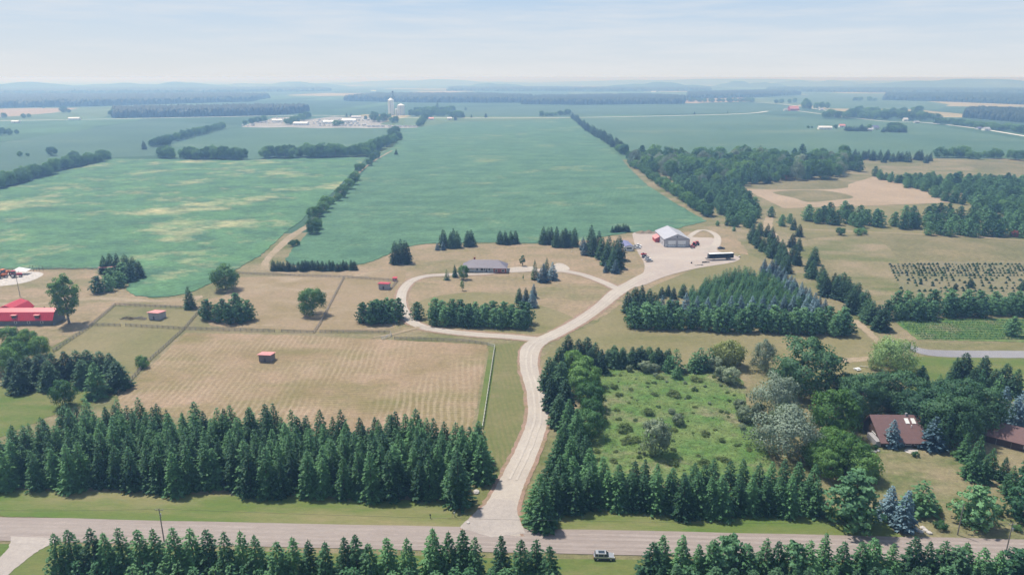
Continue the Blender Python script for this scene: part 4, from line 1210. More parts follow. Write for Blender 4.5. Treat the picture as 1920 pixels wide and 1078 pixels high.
# pine rows behind the rough field
plant('pine', line_px((1520, 418), (1650, 428), 11, 5, 3, 31) + line_px((1680, 428), (1930, 432), 19, 5, 4, 32) + line_px((1740, 442), (1930, 446), 12, 6, 2, 33) + line_px((1700, 410), (1935, 414), 15, 7, 4, 71) + line_px((1560, 408), (1640, 416), 6, 6, 3, 72), 12, 'dark pine in the row behind the rough field', 'far_pine_tree', 'pine', 'pines behind the rough field', parts=False, hv=.15)
plant('shrub', [(1575, 442, 5), (1608, 442, 5), (1617, 440, 4)], 5, 'round bush on the grass behind the rough field', 'shrub', 'shrub', 'round bushes behind the rough field')
plant('red', [(1902, 446, 6)], 6, 'reddish leaved tree at the end of the pine row', 'broadleaf_tree', 'tree', parts=False)
plant('red', [(1472, 338, 6)], 6, 'faint reddish bush at the foot of the mixed wood', 'broadleaf_tree', 'tree', parts=False)
# slope of scattered pines
sc = fill(pxpoly([(1650, 335), (1760, 310), (1940, 330), (1990, 400), (1940, 415), (1830, 395), (1800, 372), (1720, 350)]), 11.0, .45, 34)
print('scattered', len(sc))
plant('pine', [tuple(p) for p in sc[:170]], 10.5, 'pine scattered over the open slope beyond the tan field', 'slope_pine_tree', 'pine', 'scattered slope pines', ground=True, parts=False, hv=.25, wide=1.15)
plant('pine', line_px((1640, 330), (1800, 385), 26, 5, 4, 35), 10.5, 'pine in the thick line along the edge of the tan field', 'far_pine_tree', 'pine', 'pines edging the tan field', parts=False, hv=.2)
plant('broad', line_px((1850, 385), (1930, 410), 8, 8, 8, 36), 11, 'leafy tree closing the slope of pines', 'far_broadleaf_tree', 'tree', 'leafy trees closing the slope', parts=False)
plant('darkspruce', line_px((1600, 300), (1740, 305), 22, 4, 4, 37), 14, 'dark spruce in the row where the wood meets the green field', 'far_spruce_tree', 'spruce', 'spruces at the end of the wood', parts=False)
plant('broad', line_px((1760, 297), (1880, 298), 11, 6, 2, 38), 14, 'dark tree on the crest beside the brown rough field', 'far_broadleaf_tree', 'tree', 'crest trees', parts=False, hv=.3)
plant('broad', [(1895, 300, 15), (1912, 302, 15), (1930, 300, 15)], 15, 'big dark tree at the edge of the crest field', 'far_broadleaf_tree', 'tree', 'big crest trees', parts=False)
# the mixed wood
wp = fill(pxpoly([(1186, 306), (1215, 296), (1300, 293), (1400, 294), (1500, 293), (1585, 298), (1610, 322), (1560, 336), (1470, 340), (1400, 350), (1330, 352), (1262, 338), (1200, 320)]), 13.5, .42, 39)
print('wood trees', len(wp))
plant(['broad', 'broad', 'broad', 'light', 'pine', 'silver', 'darkspruce'], [tuple(p) for p in wp[:300]], 17, 'tree in the mixed wood beyond the workshop', 'wood_tree', 'tree', 'mixed wood trees', ground=True, parts=False, hv=.4, wide=.85)
pp = fill(pxpoly([(1258, 338), (1330, 352), (1385, 350), (1392, 370), (1425, 396), (1405, 428), (1375, 425), (1335, 392), (1280, 358)]), 8.5, .42, 40)
print('bluish pines', len(pp))
plant('pine', [tuple(p) for p in pp[:190]], 9.5, 'bluish young pine massed below the mixed wood', 'far_pine_tree', 'pine', 'bluish pines below the wood', ground=True, parts=False, hv=.25, wide=1.1)
plant('darkspruce', [(1360, 385, 13), (1440, 345, 12), (1490, 330, 13), (1290, 345, 10), (1380, 372, 9)], 12, 'tall dark spire of a spruce poking out of the bluish pines', 'far_spruce_tree', 'spruce', 'spires among the pines', parts=False)
plant('pine', [(1372, 425), (1395, 415), (1410, 425), (1420, 410), (1445, 408), (1465, 425), (1480, 420), (1390, 405), (1360, 400)], 8.5, 'light green pine beside the sandy track', 'far_pine_tree', 'pine', 'pines by the sandy track', parts=False)
plant('pine', [(1345, 424, 4.5), (1362, 424, 5), (1376, 434, 4)], 5, 'small dark pine on the dry grass by the workshop lane', 'pine_tree', 'pine', 'small pines by the workshop lane')
# hedgerows between the fields
plant('broad', line_px((1182, 310), (1328, 408), 40, 2.5, 2.5, 41), 9.5, 'dark hedge tree along the sloping edge of the wide crop field', 'hedge_tree', 'tree', 'wood-side hedge trees', parts=False, hv=.2)
plant('darkspruce', line_px((1072, 222), (1100, 244), 10, 1.5, 1, 42) + line_px((1103, 246), (1173, 290), 22, 2, 1.5, 43), 17, 'dark conifer in the hedgerow running to the cross road', 'far_spruce_tree', 'spruce', 'cross road hedgerow', parts=False, hv=.15)
plant('broad', [(1162, 288, 15), (1170, 291, 15), (1180, 300, 12)], 15, 'rounder dark tree closing the hedgerow', 'far_broadleaf_tree', 'tree', 'hedgerow end trees', parts=False)
hp = [(586, 440), (594, 432), (588, 412), (598, 408), (606, 400), (612, 392), (622, 384), (634, 378), (640, 372), (646, 364), (655, 356), (662, 348), (668, 340), (672, 322), (680, 318), (692, 312), (700, 304), (706, 298)]
plant('broad', hp, 9.5, 'dark tree in the broken hedgerow between the two big crop fields', 'hedge_tree', 'tree', 'broken hedgerow trees', parts=False, hv=.28)
plant('shrub', [(550, 463, 4), (557, 461, 4)], 4, 'small round bush at the end of the dirt track', 'shrub', 'shrub', 'bushes by the dirt track', parts=False)
plant('darkspruce', [(743, 291, 9)], 9, 'lone cone-shaped tree standing in the crop field', 'far_spruce_tree', 'tree', parts=False)
plant('broad', line_px((497, 298), (690, 294), 29, 3, 1.5, 44) + line_px((694, 290), (748, 262), 16, 3, 2, 45), 17, 'dark tree in the belt bending along the crop field', 'hedge_tree', 'tree', 'bending belt trees', parts=False, hv=.18)
plant('broad', [(604, 297, 22), (735, 258, 17), (742, 254, 17)], 20, 'tree rising above the bending belt', 'far_broadleaf_tree', 'tree', 'taller belt trees', parts=False)
plant('broad', line_px((304, 297), (319, 297), 4, 2, 1, 46) + line_px((346, 299), (454, 300), 22, 3, 1, 47), 17, 'dark tree in the straight belt across the crop fields', 'hedge_tree', 'tree', 'straight belt trees', parts=False, hv=.15)
plant('broad', line_px((284, 277), (316, 274), 7, 2, 1, 48) + line_px((318, 268), (416, 243), 20, 2, 1, 49), 15, 'dark tree in the slanting belt of the hazy field', 'hedge_tree', 'tree', 'slanting belt trees', parts=False, hv=.2)
plant('darkspruce', [(271, 281, 15)], 15, 'single narrow tree beside the slanting belt', 'far_spruce_tree', 'tree', parts=False)
plant('broad', line_px((-10, 356), (98, 326), 26, 3, 2, 50) + line_px((100, 322), (203, 299), 22, 3, 2, 51), 14, 'dark tree in the long diagonal hedge of the hazy field', 'hedge_tree', 'tree', 'long diagonal hedge', parts=False, hv=.2)
plant('broad', [(98, 293, 13), (38, 294, 8), (52, 294, 5), (130, 296, 6), (140, 300, 12)], 9, 'solitary round tree in the hazy field', 'far_broadleaf_tree', 'tree', 'solitary field trees', parts=False)
plant('broad', [(5, 255, 15), (18, 254, 13), (32, 252, 9), (8, 222, 16), (45, 222, 13), (55, 221, 13), (120, 212, 22), (130, 212, 12), (82, 204, 10)], 13, 'dark tree clump beside the tan stubble field', 'far_broadleaf_tree', 'tree', 'stubble field trees', parts=False)
plant('broad', [(214, 221, 26)], 26, 'tall dark tree at the end of the rectangular wood', 'far_broadleaf_tree', 'tree', parts=False)
# farmsteads and lot
plant('broad', [(460, 234, 13), (472, 233, 14), (484, 231, 15), (496, 229, 15), (540, 235, 15), (548, 233, 18), (556, 231, 20), (565, 228, 20), (576, 225, 20), (630, 237, 14), (640, 236, 12)], 15, 'dark tree beside the parked caravans', 'far_broadleaf_tree', 'tree', 'caravan lot trees', parts=False, wide=1.2)
plant('broad', [(702, 229, 24), (712, 230, 18), (721, 229, 22), (735, 231, 15), (742, 231, 17), (730, 222, 12), (686, 225, 10)], 18, 'dark tree in front of the grain silos', 'far_broadleaf_tree', 'tree', 'trees before the silos', parts=False, wide=1.0)
plant('broad', line_px((768, 219), (862, 220), 14, 3, 2, 52) + line_px((780, 212), (850, 212), 10, 4, 2, 53), 20, 'dark tree in the grove of the cross road farm', 'far_broadleaf_tree', 'tree', 'cross road farm grove', parts=False, wide=1.1)
plant('broad', [(789, 237, 18), (792, 232, 18), (797, 228, 20), (803, 224, 20), (785, 238, 15)], 17, 'dark tree in the short belt running down from the farm grove', 'far_broadleaf_tree', 'tree', 'short farm belt', parts=False)
plant('darkspruce', [(869, 221, 16), (873, 207, 14), (884, 221, 10), (911, 221, 14), (820, 212, 32), (650, 219, 10), (658, 219, 10), (854, 226, 18)], 14, 'pointed tree beside the cross road', 'far_spruce_tree', 'tree', 'pointed cross road trees', parts=False)
plant('broad', [(1016, 219, 16), (1026, 219, 12), (1034, 219, 13), (1042, 218, 11), (1050, 217, 14), (1064, 217, 20), (1058, 217, 14)], 14, 'dark tree in the small clump on the cross road', 'far_broadleaf_tree', 'tree', 'small cross road clump', parts=False, wide=1.1)
plant('darkspruce', [(1302, 215, 12), (1364, 213, 6)], 10, 'single tree standing on the far field road', 'far_spruce_tree', 'tree', 'single far road trees', parts=False)
plant('broad', line_px((1290, 192), (1412, 192), 16, 3, .6, 54), 20, 'tree in the row edging the pinkish stubble', 'far_broadleaf_tree', 'tree', 'pinkish stubble edge trees', parts=False, wide=1.3)
plant('broad', [(1455, 195, 22), (1465, 195, 24), (1480, 194, 22), (1490, 193, 20), (1510, 206, 36), (1516, 206, 26), (1530, 205, 24), (1540, 204, 24), (1550, 204, 22)], 22, 'dark tree around the red barn farm', 'far_broadleaf_tree', 'tree', 'red barn farm trees', parts=False, wide=.9)
plant('broad', line_px((1552, 221), (1752, 226), 26, 5, 2, 55) + line_px((1600, 215), (1720, 215), 12, 5, 2, 56), 22, 'dark tree in the long roadside grove', 'far_broadleaf_tree', 'tree', 'roadside grove trees', parts=False, wide=1.2, hv=.25)
plant('broad', line_px((1762, 233), (1925, 250), 20, 4, 1.5, 57), 15, 'dark tree in the belt above the pale road', 'far_broadleaf_tree', 'tree', 'trees above the pale road', parts=False, wide=1.3)
plant('broad', [(1603, 190, 22), (1612, 190, 20), (1630, 190, 22), (1640, 190, 18)], 20, 'distant clump tree on the pale slope', 'far_broadleaf_tree', 'tree', 'distant clump', parts=False, wide=1.3)
plant('darkspruce', line_px((1586, 246), (1624, 247), 9, 1, .6, 58) + line_px((1656, 248), (1698, 249), 8, 1, .8, 59) + [(1614, 246, 17)], 12, 'dark conifer sheltering the farmstead in the green field', 'far_spruce_tree', 'spruce', 'farmstead shelter conifers', parts=False, wide=1.2)
plant('broad', [(1668, 247, 20), (1680, 247, 22), (1690, 248, 18), (1566, 242, 10), (1630, 243, 12), (1515, 241, 6), (1522, 241, 5), (1675, 249, 16)], 15, 'round tree at the farmstead in the green field', 'far_broadleaf_tree', 'tree', 'farmstead round trees', parts=False, wide=1.1)

# tiny nursery conifers and crop rows
rn = random.Random(5)
sp_ = []
for j, y in enumerate([497, 501, 505, 509, 513.5, 518, 522.5, 527, 532, 537, 542, 547]):
    x0 = 1668 + j * 2.2
    xs = np.arange(x0, 1925, 7.4 + (3 if j > 5 else 0) + (5 if j in (8, 9) else 0))
    for x in xs:
        if rn.random() < (.92 if j < 6 else .7):
            sp_.append((x + rn.uniform(-1.2, 1.2), y + rn.uniform(-.35, .35)))
print('saplings', len(sp_))
plant('darkspruce', sp_[:300], 1.25, 'tiny dark conifer seedling planted in the nursery rows', 'seedling', 'seedling', 'nursery seedlings', parts=False, hv=.35, wide=2.0)
plant('darkspruce', [(1818, 540, 5), (1726, 534, 4), (1790, 545, 4), (1915, 545, 6)], 5, 'larger conifer left among the nursery seedlings', 'conifer_tree', 'conifer', 'larger nursery conifers')


def scatter_growth(name, poly, n, hmin, hmax, wmin, wmax, mats, label, seed, lie=.5):
    r = np.random.default_rng(seed)
    xs, ys = [p.x for p in poly], [p.y for p in poly]
    x = r.uniform(min(xs), max(xs), n)
    y = r.uniform(min(ys), max(ys), n)
    k = inside(poly, x, y)
    x, y = x[k], y[k]
    for i, m_ in enumerate(mats):
        xx, yy = x[i::len(mats)], y[i::len(mats)]
        hh = r.uniform(hmin, hmax, len(xx))
        C0 = np.stack([xx, yy, hh * .5], 1)
        q, N = blobs(C0, hh * .7, 7, r, (wmin + wmax) / 2, .75, .5)
        q[:, :, 2] = np.maximum(q[:, :, 2], .05)
        tag(link(name, np_mesh(name, q, m_)), label[i], cat='undergrowth', kind='stuff')


scatter_growth('undergrowth', mp_, 1500, .05, .2, .3, .5, [L_MEADOW, L_MEADOW], ['soft green weeds covering the overgrown meadow', 'brighter green weeds spread over the overgrown meadow'], 5)
cr_ = []
for j in range(9):
    y = 601 + j * 4.3
    a, b = G(1680 + j * 6, y), G(2000, y + 1)
    for t in np.linspace(0, 1, 110):
        p = a.lerp(b, t)
        cr_.append((p.x, p.y))
r_ = np.random.default_rng(9)
C0 = np.array([(x + r_.uniform(-.3, .3), y + r_.uniform(-.25, .25), .35) for x, y in cr_])
q_, N_ = blobs(C0, r_.uniform(.35, .65, len(C0)), 9, r_, .4, .8, .5)
q_[:, :, 2] = np.maximum(q_[:, :, 2], .04)
tag(link('crop_rows', np_mesh('crop_rows', q_, L_YOUNG, N=N_)), 'low green crop rows striping the nursery plot', 'crop', kind='stuff')
# ------------------------------------------------------------------ buildings
M['purple_roof'] = banded('purple_grey_shingles', (0.135, 0.118, 0.15), (0.17, 0.15, 0.185), 'Y', 0.5)
M['lav_roof'] = banded('pale_metal_roof', (0.40, 0.395, 0.43), (0.34, 0.335, 0.37), 'Y', 0.9, 0.4)
M['grey_siding'] = banded('grey_metal_siding', (0.44, 0.43, 0.455), (0.38, 0.37, 0.39), 'X', 0.5)
M['brick'] = banded('red_brick', (0.30, 0.085, 0.065), (0.24, 0.07, 0.055), 'Z', 0.3)
M['red_metal'] = banded('red_metal_roof', (0.46, 0.022, 0.045), (0.36, 0.018, 0.035), 'X', 0.9, 0.42)
M['pink_metal'] = banded('glare_red_metal', (0.62, 0.25, 0.23), (0.54, 0.20, 0.19), 'X', 0.8, 0.4)  # red roof metal with glancing sun glare painted in as pale pink
M['red_wall'] = paint('red_wall', (0.42, 0.05, 0.05), 0.7)
M['barn_wall'] = banded('grey_barn_boards', (0.13, 0.135, 0.145), (0.10, 0.10, 0.11), 'X', 0.4, 0.8)
M['shed_wall'] = banded('weathered_shed_boards', (0.21, 0.175, 0.17), (0.16, 0.13, 0.125), 'X', 0.4, 0.85)
M['pale_wall'] = banded('pale_shed_boards', (0.36, 0.35, 0.38), (0.30, 0.29, 0.32), 'X', 0.4, 0.8)
M['brown_roof'] = banded('brown_shingles', (0.155, 0.085, 0.08), (0.12, 0.068, 0.065), 'Y', 0.45, 0.75)
M['brown_wall'] = paint('dark_brown_boards', (0.07, 0.04, 0.03), 0.8)
M['stone_wall'] = paint('grey_stone', (0.3, 0.29, 0.3), 0.85, var=.35, scale=3)
M['blue_roof'] = banded('blue_metal_roof', (0.16, 0.16, 0.29), (0.13, 0.13, 0.24), 'Y', 0.6, 0.4)
M['steel_bin'] = banded('corrugated_steel', (0.82, 0.82, 0.82), (0.72, 0.72, 0.72), 'Z', 0.9, 0.45)
M['dark_trim'] = paint('dark_trim', (0.09, 0.08, 0.09), 0.6)
M['orange'] = paint('orange_paint', (0.62, 0.16, 0.05), 0.45)
M['redpaint'] = paint('red_machine_paint', (0.50, 0.025, 0.03), 0.4)
M['silver'] = paint('silver_car_paint', (0.50, 0.50, 0.49), 0.28, 0.6)
M['whitecar'] = paint('white_car_paint', (0.80, 0.80, 0.80), 0.25)
M['blackcar'] = paint('black_car_paint', (0.02, 0.02, 0.024), 0.2)
M['redcar'] = paint('red_car_paint', (0.45, 0.03, 0.04), 0.25)
M['cladding'] = paint('grey_cladding', (0.05, 0.05, 0.052), 0.7)
M['stone'] = paint('field_stone', (0.45, 0.42, 0.39), 0.9, var=.3)
M['dirt'] = land('dirt_pile', (0.33, 0.26, 0.19), (0.24, 0.19, 0.13), None, fine=1.5)


def opening(parent, x0, x1, z0, z1, y, kind='window', axis='y', sgn=-1, frame=M['white'], pane=None, panel=None):
    """window or door set into a wall at plane y (axis 'y') or x (axis 'x'); sgn = outward side"""
    t = 0.12
    d = sgn * 0.06
    f = MB()
    cx, cz, w, h = (x0 + x1) / 2, (z0 + z1) / 2, x1 - x0, z1 - z0

    def bx(mb, a, b, sa, sb, th, off):
        if axis == 'y':
            mb.box((a, y + off, b), (sa, th, sb))
        else:
            mb.box((y + off, a, b), (th, sa, sb))
    p = MB()
    bx(p, cx, cz, w - t, h - t, .06, d)
    part = p.build(kind, pane or (M['glass'] if kind == 'window' else (panel or M['white'])), parent)
    for a, b, sa, sb in ((cx, z0 + t / 2, w, t), (cx, z1 - t / 2, w, t), (x0 + t / 2, cz, t, h - 2 * t), (x1 - t / 2, cz, t, h - 2 * t)):
        bx(f, a, b, sa, sb, .12, d)
    f.build('frame', frame, part)
    return part


def gable(name, loc, rz, W_, L_, hw, hr, wallm, roofm, label, cat='building', over=0.5, ridge='x', group=None):
    """box walls with gable ends and a two-slope roof; W along x, L along y, ridge along 'x' or 'y'"""
    o = empty(name, (loc[0], loc[1], 0), rz)
    tag(o, label, cat, group)
    a, b = (L_ / 2, W_ / 2) if ridge == 'x' else (W_ / 2, L_ / 2)
    MB().extrude([(-a, -.2), (a, -.2), (a, hw), (0, hw + hr), (-a, hw)], 'x' if ridge == 'x' else 'y', -b, b).build('wall', wallm, o)
    sl_ = hr / a
    for s in (-1, 1):
        e = s * (a + over)
        ze = hw - over * sl_
        pr = [(0, hw + hr + .02), (0, hw + hr + .24), (e, ze + .24), (e, ze + .02)]
        MB().extrude(pr, 'x' if ridge == 'x' else 'y', -b - over, b + over).build('roof', roofm, o)
    return o


def hip_roof_mb(x0, x1, y0, y1, z, h, over=.5):
    x0, x1, y0, y1 = x0 - over, x1 + over, y0 - over, y1 + over
    w, d = x1 - x0, y1 - y0
    mb = MB()
    if w >= d:
        r = [(x0 + d / 2, (y0 + y1) / 2, z + h), (x1 - d / 2, (y0 + y1) / 2, z + h)]
        f = [(0, 1, 5, 4), (1, 2, 5), (2, 3, 4, 5), (3, 0, 4), (3, 2, 1, 0)]
    else:
        r = [((x0 + x1) / 2, y0 + w / 2, z + h), ((x0 + x1) / 2, y1 - w / 2, z + h)]
        f = [(0, 1, 4), (1, 2, 5, 4), (2, 3, 5), (3, 0, 4, 5), (3, 2, 1, 0)]
    mb.add([(x0, y0, z), (x1, y0, z), (x1, y1, z), (x0, y1, z)] + r, f)
    return mb


# ranch house
c = G(908, 512)
o = tag(empty('ranch_house', (c.x, c.y, 0), RAD(-3)), 'long low ranch house with purple-grey hip roof and white porch posts', 'house')
MB().box((0, 6.5, 1.4), (26, 9, 3.2)).build('wall', M['offwhite'], o)
MB().box((9.2, 1.0, 1.4), (7.5, 2.2, 3.2)).build('brick_wall', M['brick'], o)
rf = hip_roof_mb(-13, 13, .6, 11, 3.0, 3.6).build('roof', M['purple_roof'], o)
hip_roof_mb(5.4, 13.05, -.2, 9, 3.04, 2.6, .45).build('wing_roof', M['purple_roof'], rf)
hip_roof_mb(-13.05, -5.4, .35, 9, 3.04, 2.4, .45).build('wing_roof', M['purple_roof'], rf)
MB().box((-6.5, 8.5, 6.6), (1.0, .8, 1.6)).build('chimney', M['brick'], rf)
for x in (-6, -3.2, -.4, 2.4, 5.0):
    MB().box((x, .75, 1.5), (.22, .22, 3.0)).build('porch_post', M['white'], o)
MB().box((-.5, 1.2, .12), (12, 2, .24)).build('porch_floor', M['concrete'], o)
for a, b in ((-5, -3.6), (-2.4, .4), (1.8, 3.4)):
    opening(o, a, b, .9, 2.4, 2.0)
opening(o, -12, -9, .9, 2.4, 2.0)
opening(o, .7, 1.6, .05, 2.2, 2.0, 'door', panel=M['dark_trim'])
for a, b in ((6.3, 7.8), (10.2, 12.0)):
    opening(o, a, b, .9, 2.3, -.1)
opening(o, 3.5, 5.6, .2, 2.4, 13.0, 'door', axis='x', sgn=1)

# workshop
c = G(1271, 464)
o = gable('workshop', (c.x - 1.0, c.y + 15, 0), RAD(1.5), 17, 28, 5.4, 3.4, M['grey_siding'], M['lav_roof'], 'large grey workshop with pale metal roof and two white overhead doors', 'workshop', .45, 'y')
for x0, x1 in ((-6.0, -.8), (.8, 6.0)):
    d_ = opening(o, x0, x1, 0, 4.3, -14.0, 'door', frame=M['white'])
    for z in (1.0, 2.0, 3.1):
        MB().box(((x0 + x1) / 2, -14.12, z), (x1 - x0 - .3, .05, .06)).build('panel_joint', M['offwhite'], d_)
    for k in range(4):
        xx = x0 + (x1 - x0) * (k + .5) / 4
        MB().box((xx, -14.13, 1.55), (.8, .05, .4)).build('pane', M['glass'], d_)
MB().box((-8.5, -14.05, 2.6), (.25, .2, 5.2)).build('corner_trim', M['dark_trim'], o)
MB().box((8.5, -14.05, 2.6), (.25, .2, 5.2)).build('corner_trim', M['dark_trim'], o)
MB().box((0, -14.08, 5.4), (17, .12, .28)).build('gable_trim', M['dark_trim'], o)
MB().tube([(0, -14.3, 6.9), (0, -13.9, 6.9)], [.5, .5], 8).build('gable_vent', M['dark_trim'], o)
opening(o, -7.9, -6.9, 0, 2.1, -14.0, 'door', panel=M['offwhite'])
for y in (-9, -3, 4):
    opening(o, y, y + 1.4, 1.6, 2.7, -8.5, 'window', axis='x', sgn=-1)
ax = MB().extrude([(-8.55, -.2), (-11.5, -.2), (-11.5, 2.6), (-8.55, 4.2)], 'y', 0, 9).build('annex', M['red_wall'], o)
MB().extrude([(-8.55, 4.25), (-11.9, 2.45), (-11.9, 2.65), (-8.55, 4.45)], 'y', -.4, 9.4).build('annex_roof', M['pink_metal'], ax)

# blue-roofed trailer cabin
c = G(1178, 471)
o = gable('site_trailer', (c.x, c.y + 8.2, 0), RAD(4), 5.6, 16, 3.0, .7, M['white'], M['blue_roof'], 'white trailer cabin with blue metal roof beside the dark spruces', 'trailer', .15, 'y')
opening(o, -1.9, 1.9, 1.2, 2.6, -8.0, 'window')
for y in (-5, 0, 4):
    opening(o, y, y + 1.5, 1.3, 2.4, 2.8, 'window', axis='x', sgn=1)
opening(o, -2.6, -1.6, .1, 2.2, 2.8, 'door', axis='x', sgn=1, panel=M['offwhite'])

# red barn: gambrel wing and cross wing
def gambrel(o, x0, x1, y0, y1, hw, name):
    ym = (y0 + y1) / 2
    d = (y1 - y0) / 2
    prof = [(y0, -.2), (y1, -.2), (y1, hw), (ym + d * .62, hw + d * .62), (ym, hw + d * .86), (ym - d * .62, hw + d * .62), (y0, hw)]
    MB().extrude(prof, 'x', x0, x1).build(name, M['barn_wall'], o)
    top = [(y0 - .5, hw - .3), (ym - d * .62, hw + d * .64), (ym, hw + d * .89), (ym + d * .62, hw + d * .64), (y1 + .5, hw - .3)]
    for (p, q) in zip(top, top[1:]):
        MB().extrude([p, q, (q[0], q[1] + .18), (p[0], p[1] + .18)], 'x', x0 - .4, x1 + .4).build('roof', M['red_metal'], o)


c = G(100, 610)
o = tag(empty('barn', (c.x, c.y, 0), RAD(1)), 'long dark barn with bright red gambrel metal roof and dormers', 'barn')
gambrel(o, -38, 0, 0, 9.5, 2.7, 'wall')
for x in (-7, -17.5, -28):
    dm = MB().box((x, 1.2, 4.0), (2.0, 2.2, 1.8)).build('dormer', M['barn_wall'], o)
    MB().box((x, 1.0, 4.98), (2.6, 3.0, .16)).build('dormer_roof', M['pink_metal'], dm)
    MB().box((x, .06, 4.1), (1.2, .06, 1.0)).build('pane', M['glass'], dm)
for x in (-6.5, -3.5):
    MB().tube([(x, 6, 5.8), (x, 6, 7.2)], [.25, .25], 7).build('roof_vent', M['dark_trim'], o)
w_ = tag(empty('cross_wing', (-26, 4, 0), RAD(90)), None)
w_.parent = o
wall_ = None
prof = [(-5.5, -.2), (5.5, -.2), (5.5, 3.4), (3.4, 5.8), (0, 6.9), (-3.4, 5.8), (-5.5, 3.4)]
MB().extrude(prof, 'x', 4, 15).build('wall', M['red_wall'], w_)
top = [(-5.9, 3.1), (-3.4, 5.85), (0, 7.0), (3.4, 5.85), (5.9, 3.1)]
for (p, q) in zip(top, top[1:]):
    MB().extrude([p, q, (q[0], q[1] + .18), (p[0], p[1] + .18)], 'x', 3.6, 15.4).build('roof', M['red_metal'], w_)
for x in (-4, -10, -16):
    opening(o, x - 1.6, x - .4, 1.0, 2.1, 0, 'window')


def shed(px, py, w, l, h, rz, wallm, roofm, label, openfront=False, cat='shed'):
    c = G(px, py)
    o = tag(empty('shed', (c.x, c.y + l / 2, 0), rz), label, cat)
    if openfront:
        MB().box((0, l / 2 - .06, h / 2), (w, .12, h)).build('back_wall', wallm, o)
        for s in (-1, 1):
            MB().box((s * (w / 2 - .06), 0, h / 2), (.12, l - .3, h)).build('side_wall', wallm, o)
        for x in (-w / 2 + .1, 0, w / 2 - .1):
            MB().box((x, -l / 2 + .08, h / 2), (.16, .16, h)).build('post', M['wood'], o)
    else:
        MB().extrude([(-l / 2, -.1), (l / 2, -.1), (l / 2, h), (-l / 2, h + .5)], 'x', -w / 2, w / 2).build('wall', wallm, o)
        opening(o, -.5, .6, .05, 2.0, -l / 2, 'door', panel=M['dark_trim'], frame=wallm)
    MB().extrude([(-l / 2 - .7, h + .62), (l / 2 + .4, h + .02), (l / 2 + .4, h + .2), (-l / 2 - .7, h + .8)], 'x', -w / 2 - .4, w / 2 + .4).build('roof', roofm, o)
    return o


shed(498, 679, 5.0, 4.0, 2.6, RAD(-6), M['shed_wall'], M['pink_metal'], 'weathered board shed with glare-paled red roof alone in the big paddock')
shed(291, 600, 5.6, 5.0, 3.0, RAD(-12), M['pale_wall'], M['pink_metal'], 'pale grey shed with pinkish roof in the small fenced pen')
shed(720, 543, 5.4, 4.2, 2.7, RAD(-8), M['pale_wall'], M['red_metal'], 'small grey shed with bright red roof beside the loop drive')
shed(198, 514, 7.0, 5.0, 3.4, RAD(2), M['wood'], M['pink_metal'], 'open shelter with pinkish roof against the corner pines', True, 'shelter')
c = G(740, 528)
o = tag(empty('hutch', (c.x, c.y, 0), RAD(-8)), 'tiny red wooden hutch behind the small red-roofed shed', 'hutch')
MB().box((0, .8, .9), (2.2, 1.5, 1.8)).build('wall', M['red_wall'], o)
MB().extrude([(-.2, 1.85), (1.8, 2.25), (1.8, 2.4), (-.2, 2.0)], 'x', -1.3, 1.3).build('roof', M['red_metal'], o)
opening(o, -.8, -.1, .5, 1.4, .05, 'window')
opening(o, .1, .8, .5, 1.4, .05, 'window')

# brown house in the trees
cl_, cr2 = G(1652, 838), G(1725, 838)
o = tag(empty('brown_house', (cl_.x, cl_.y, 0), RAD(-1)), 'brown timber house with one big sloping shingle roof and skylights', 'house')
LW = (cr2 - cl_).length
bw = LW + 2.5
MB().extrude([(0, -.2), (12, -.2), (12, 2.4), (8.0, 6.9), (0, 2.4)], 'x', 0, bw).build('wall', M['brown_wall'], o)
rf = MB().extrude([(-1.2, 1.74), (8.0, 6.92), (8.0, 7.16), (-1.2, 1.98)], 'x', -.9, bw + .6).build('roof', M['brown_roof'], o)
MB().extrude([(8.0, 6.92), (13.0, 1.35), (13.0, 1.6), (8.0, 7.16)], 'x', -.9, bw + .6).build('rear_roof', M['brown_roof'], o)
slp = math.atan2(5.18, 9.2)
for x in (bw - 4.6, bw - 2.6):
    sky_ = MB().box((0, 0, 0), (1.2, 2.0, .14)).build('skylight', M['lamp'], rf, (x, 5.9, 6.06))
    sky_.rotation_euler = (slp, 0, 0)
MB().box((bw - 4.0, 7.9, 7.3), (.6, .5, 1.0)).build('chimney', M['stone_wall'], rf)
MB().tube([(bw - 4.0, 4.0, 4.7), (bw - 4.0, 4.0, 5.6)], [.14, .14], 6).build('vent_pipe', M['white'], rf)
MB().box((bw + 2.8, 7.5, 1.5), (5.6, 8, 3.4)).build('side_wing', M['brown_wall'], o)
MB().extrude([(2.8, 2.9), (7.5, 5.4), (7.5, 5.62), (2.8, 3.12)], 'x', bw + .65, bw + 6.0).build('wing_roof', M['brown_roof'], o)
MB().extrude([(7.5, 5.4), (12.2, 2.9), (12.2, 3.12), (7.5, 5.62)], 'x', bw + .65, bw + 6.0).build('wing_roof', M['brown_roof'], o)
MB().box((-.9, 3.0, .9), (1.6, 6.0, 2.0)).build('stone_base', M['stone_wall'], o)
opening(o, 3.6, 5.6, .1, 2.1, 0, 'door', panel=M['glass'])
opening(o, 7.2, 9.2, .8, 2.0, 0, 'window')
opening(o, 10.0, 11.4, .8, 2.0, 0, 'window')
opening(o, 4, 6.5, 1.0, 2.3, 0, 'window', axis='x', sgn=-1)

c = G(1905, 850)
o = gable('garage', (c.x + 4, c.y + 6, 0), RAD(-38), 15, 9, 2.7, 3.0, M['brown_wall'], M['brown_roof'], 'brown shingled garage half hidden behind the garden spruces', 'garage', .6, 'x')
opening(o, -5, -1, 0, 2.2, -4.5, 'door', panel=M['brown_wall'], frame=M['wood'])
opening(o, 2, 4, 1, 2, -4.5, 'window')

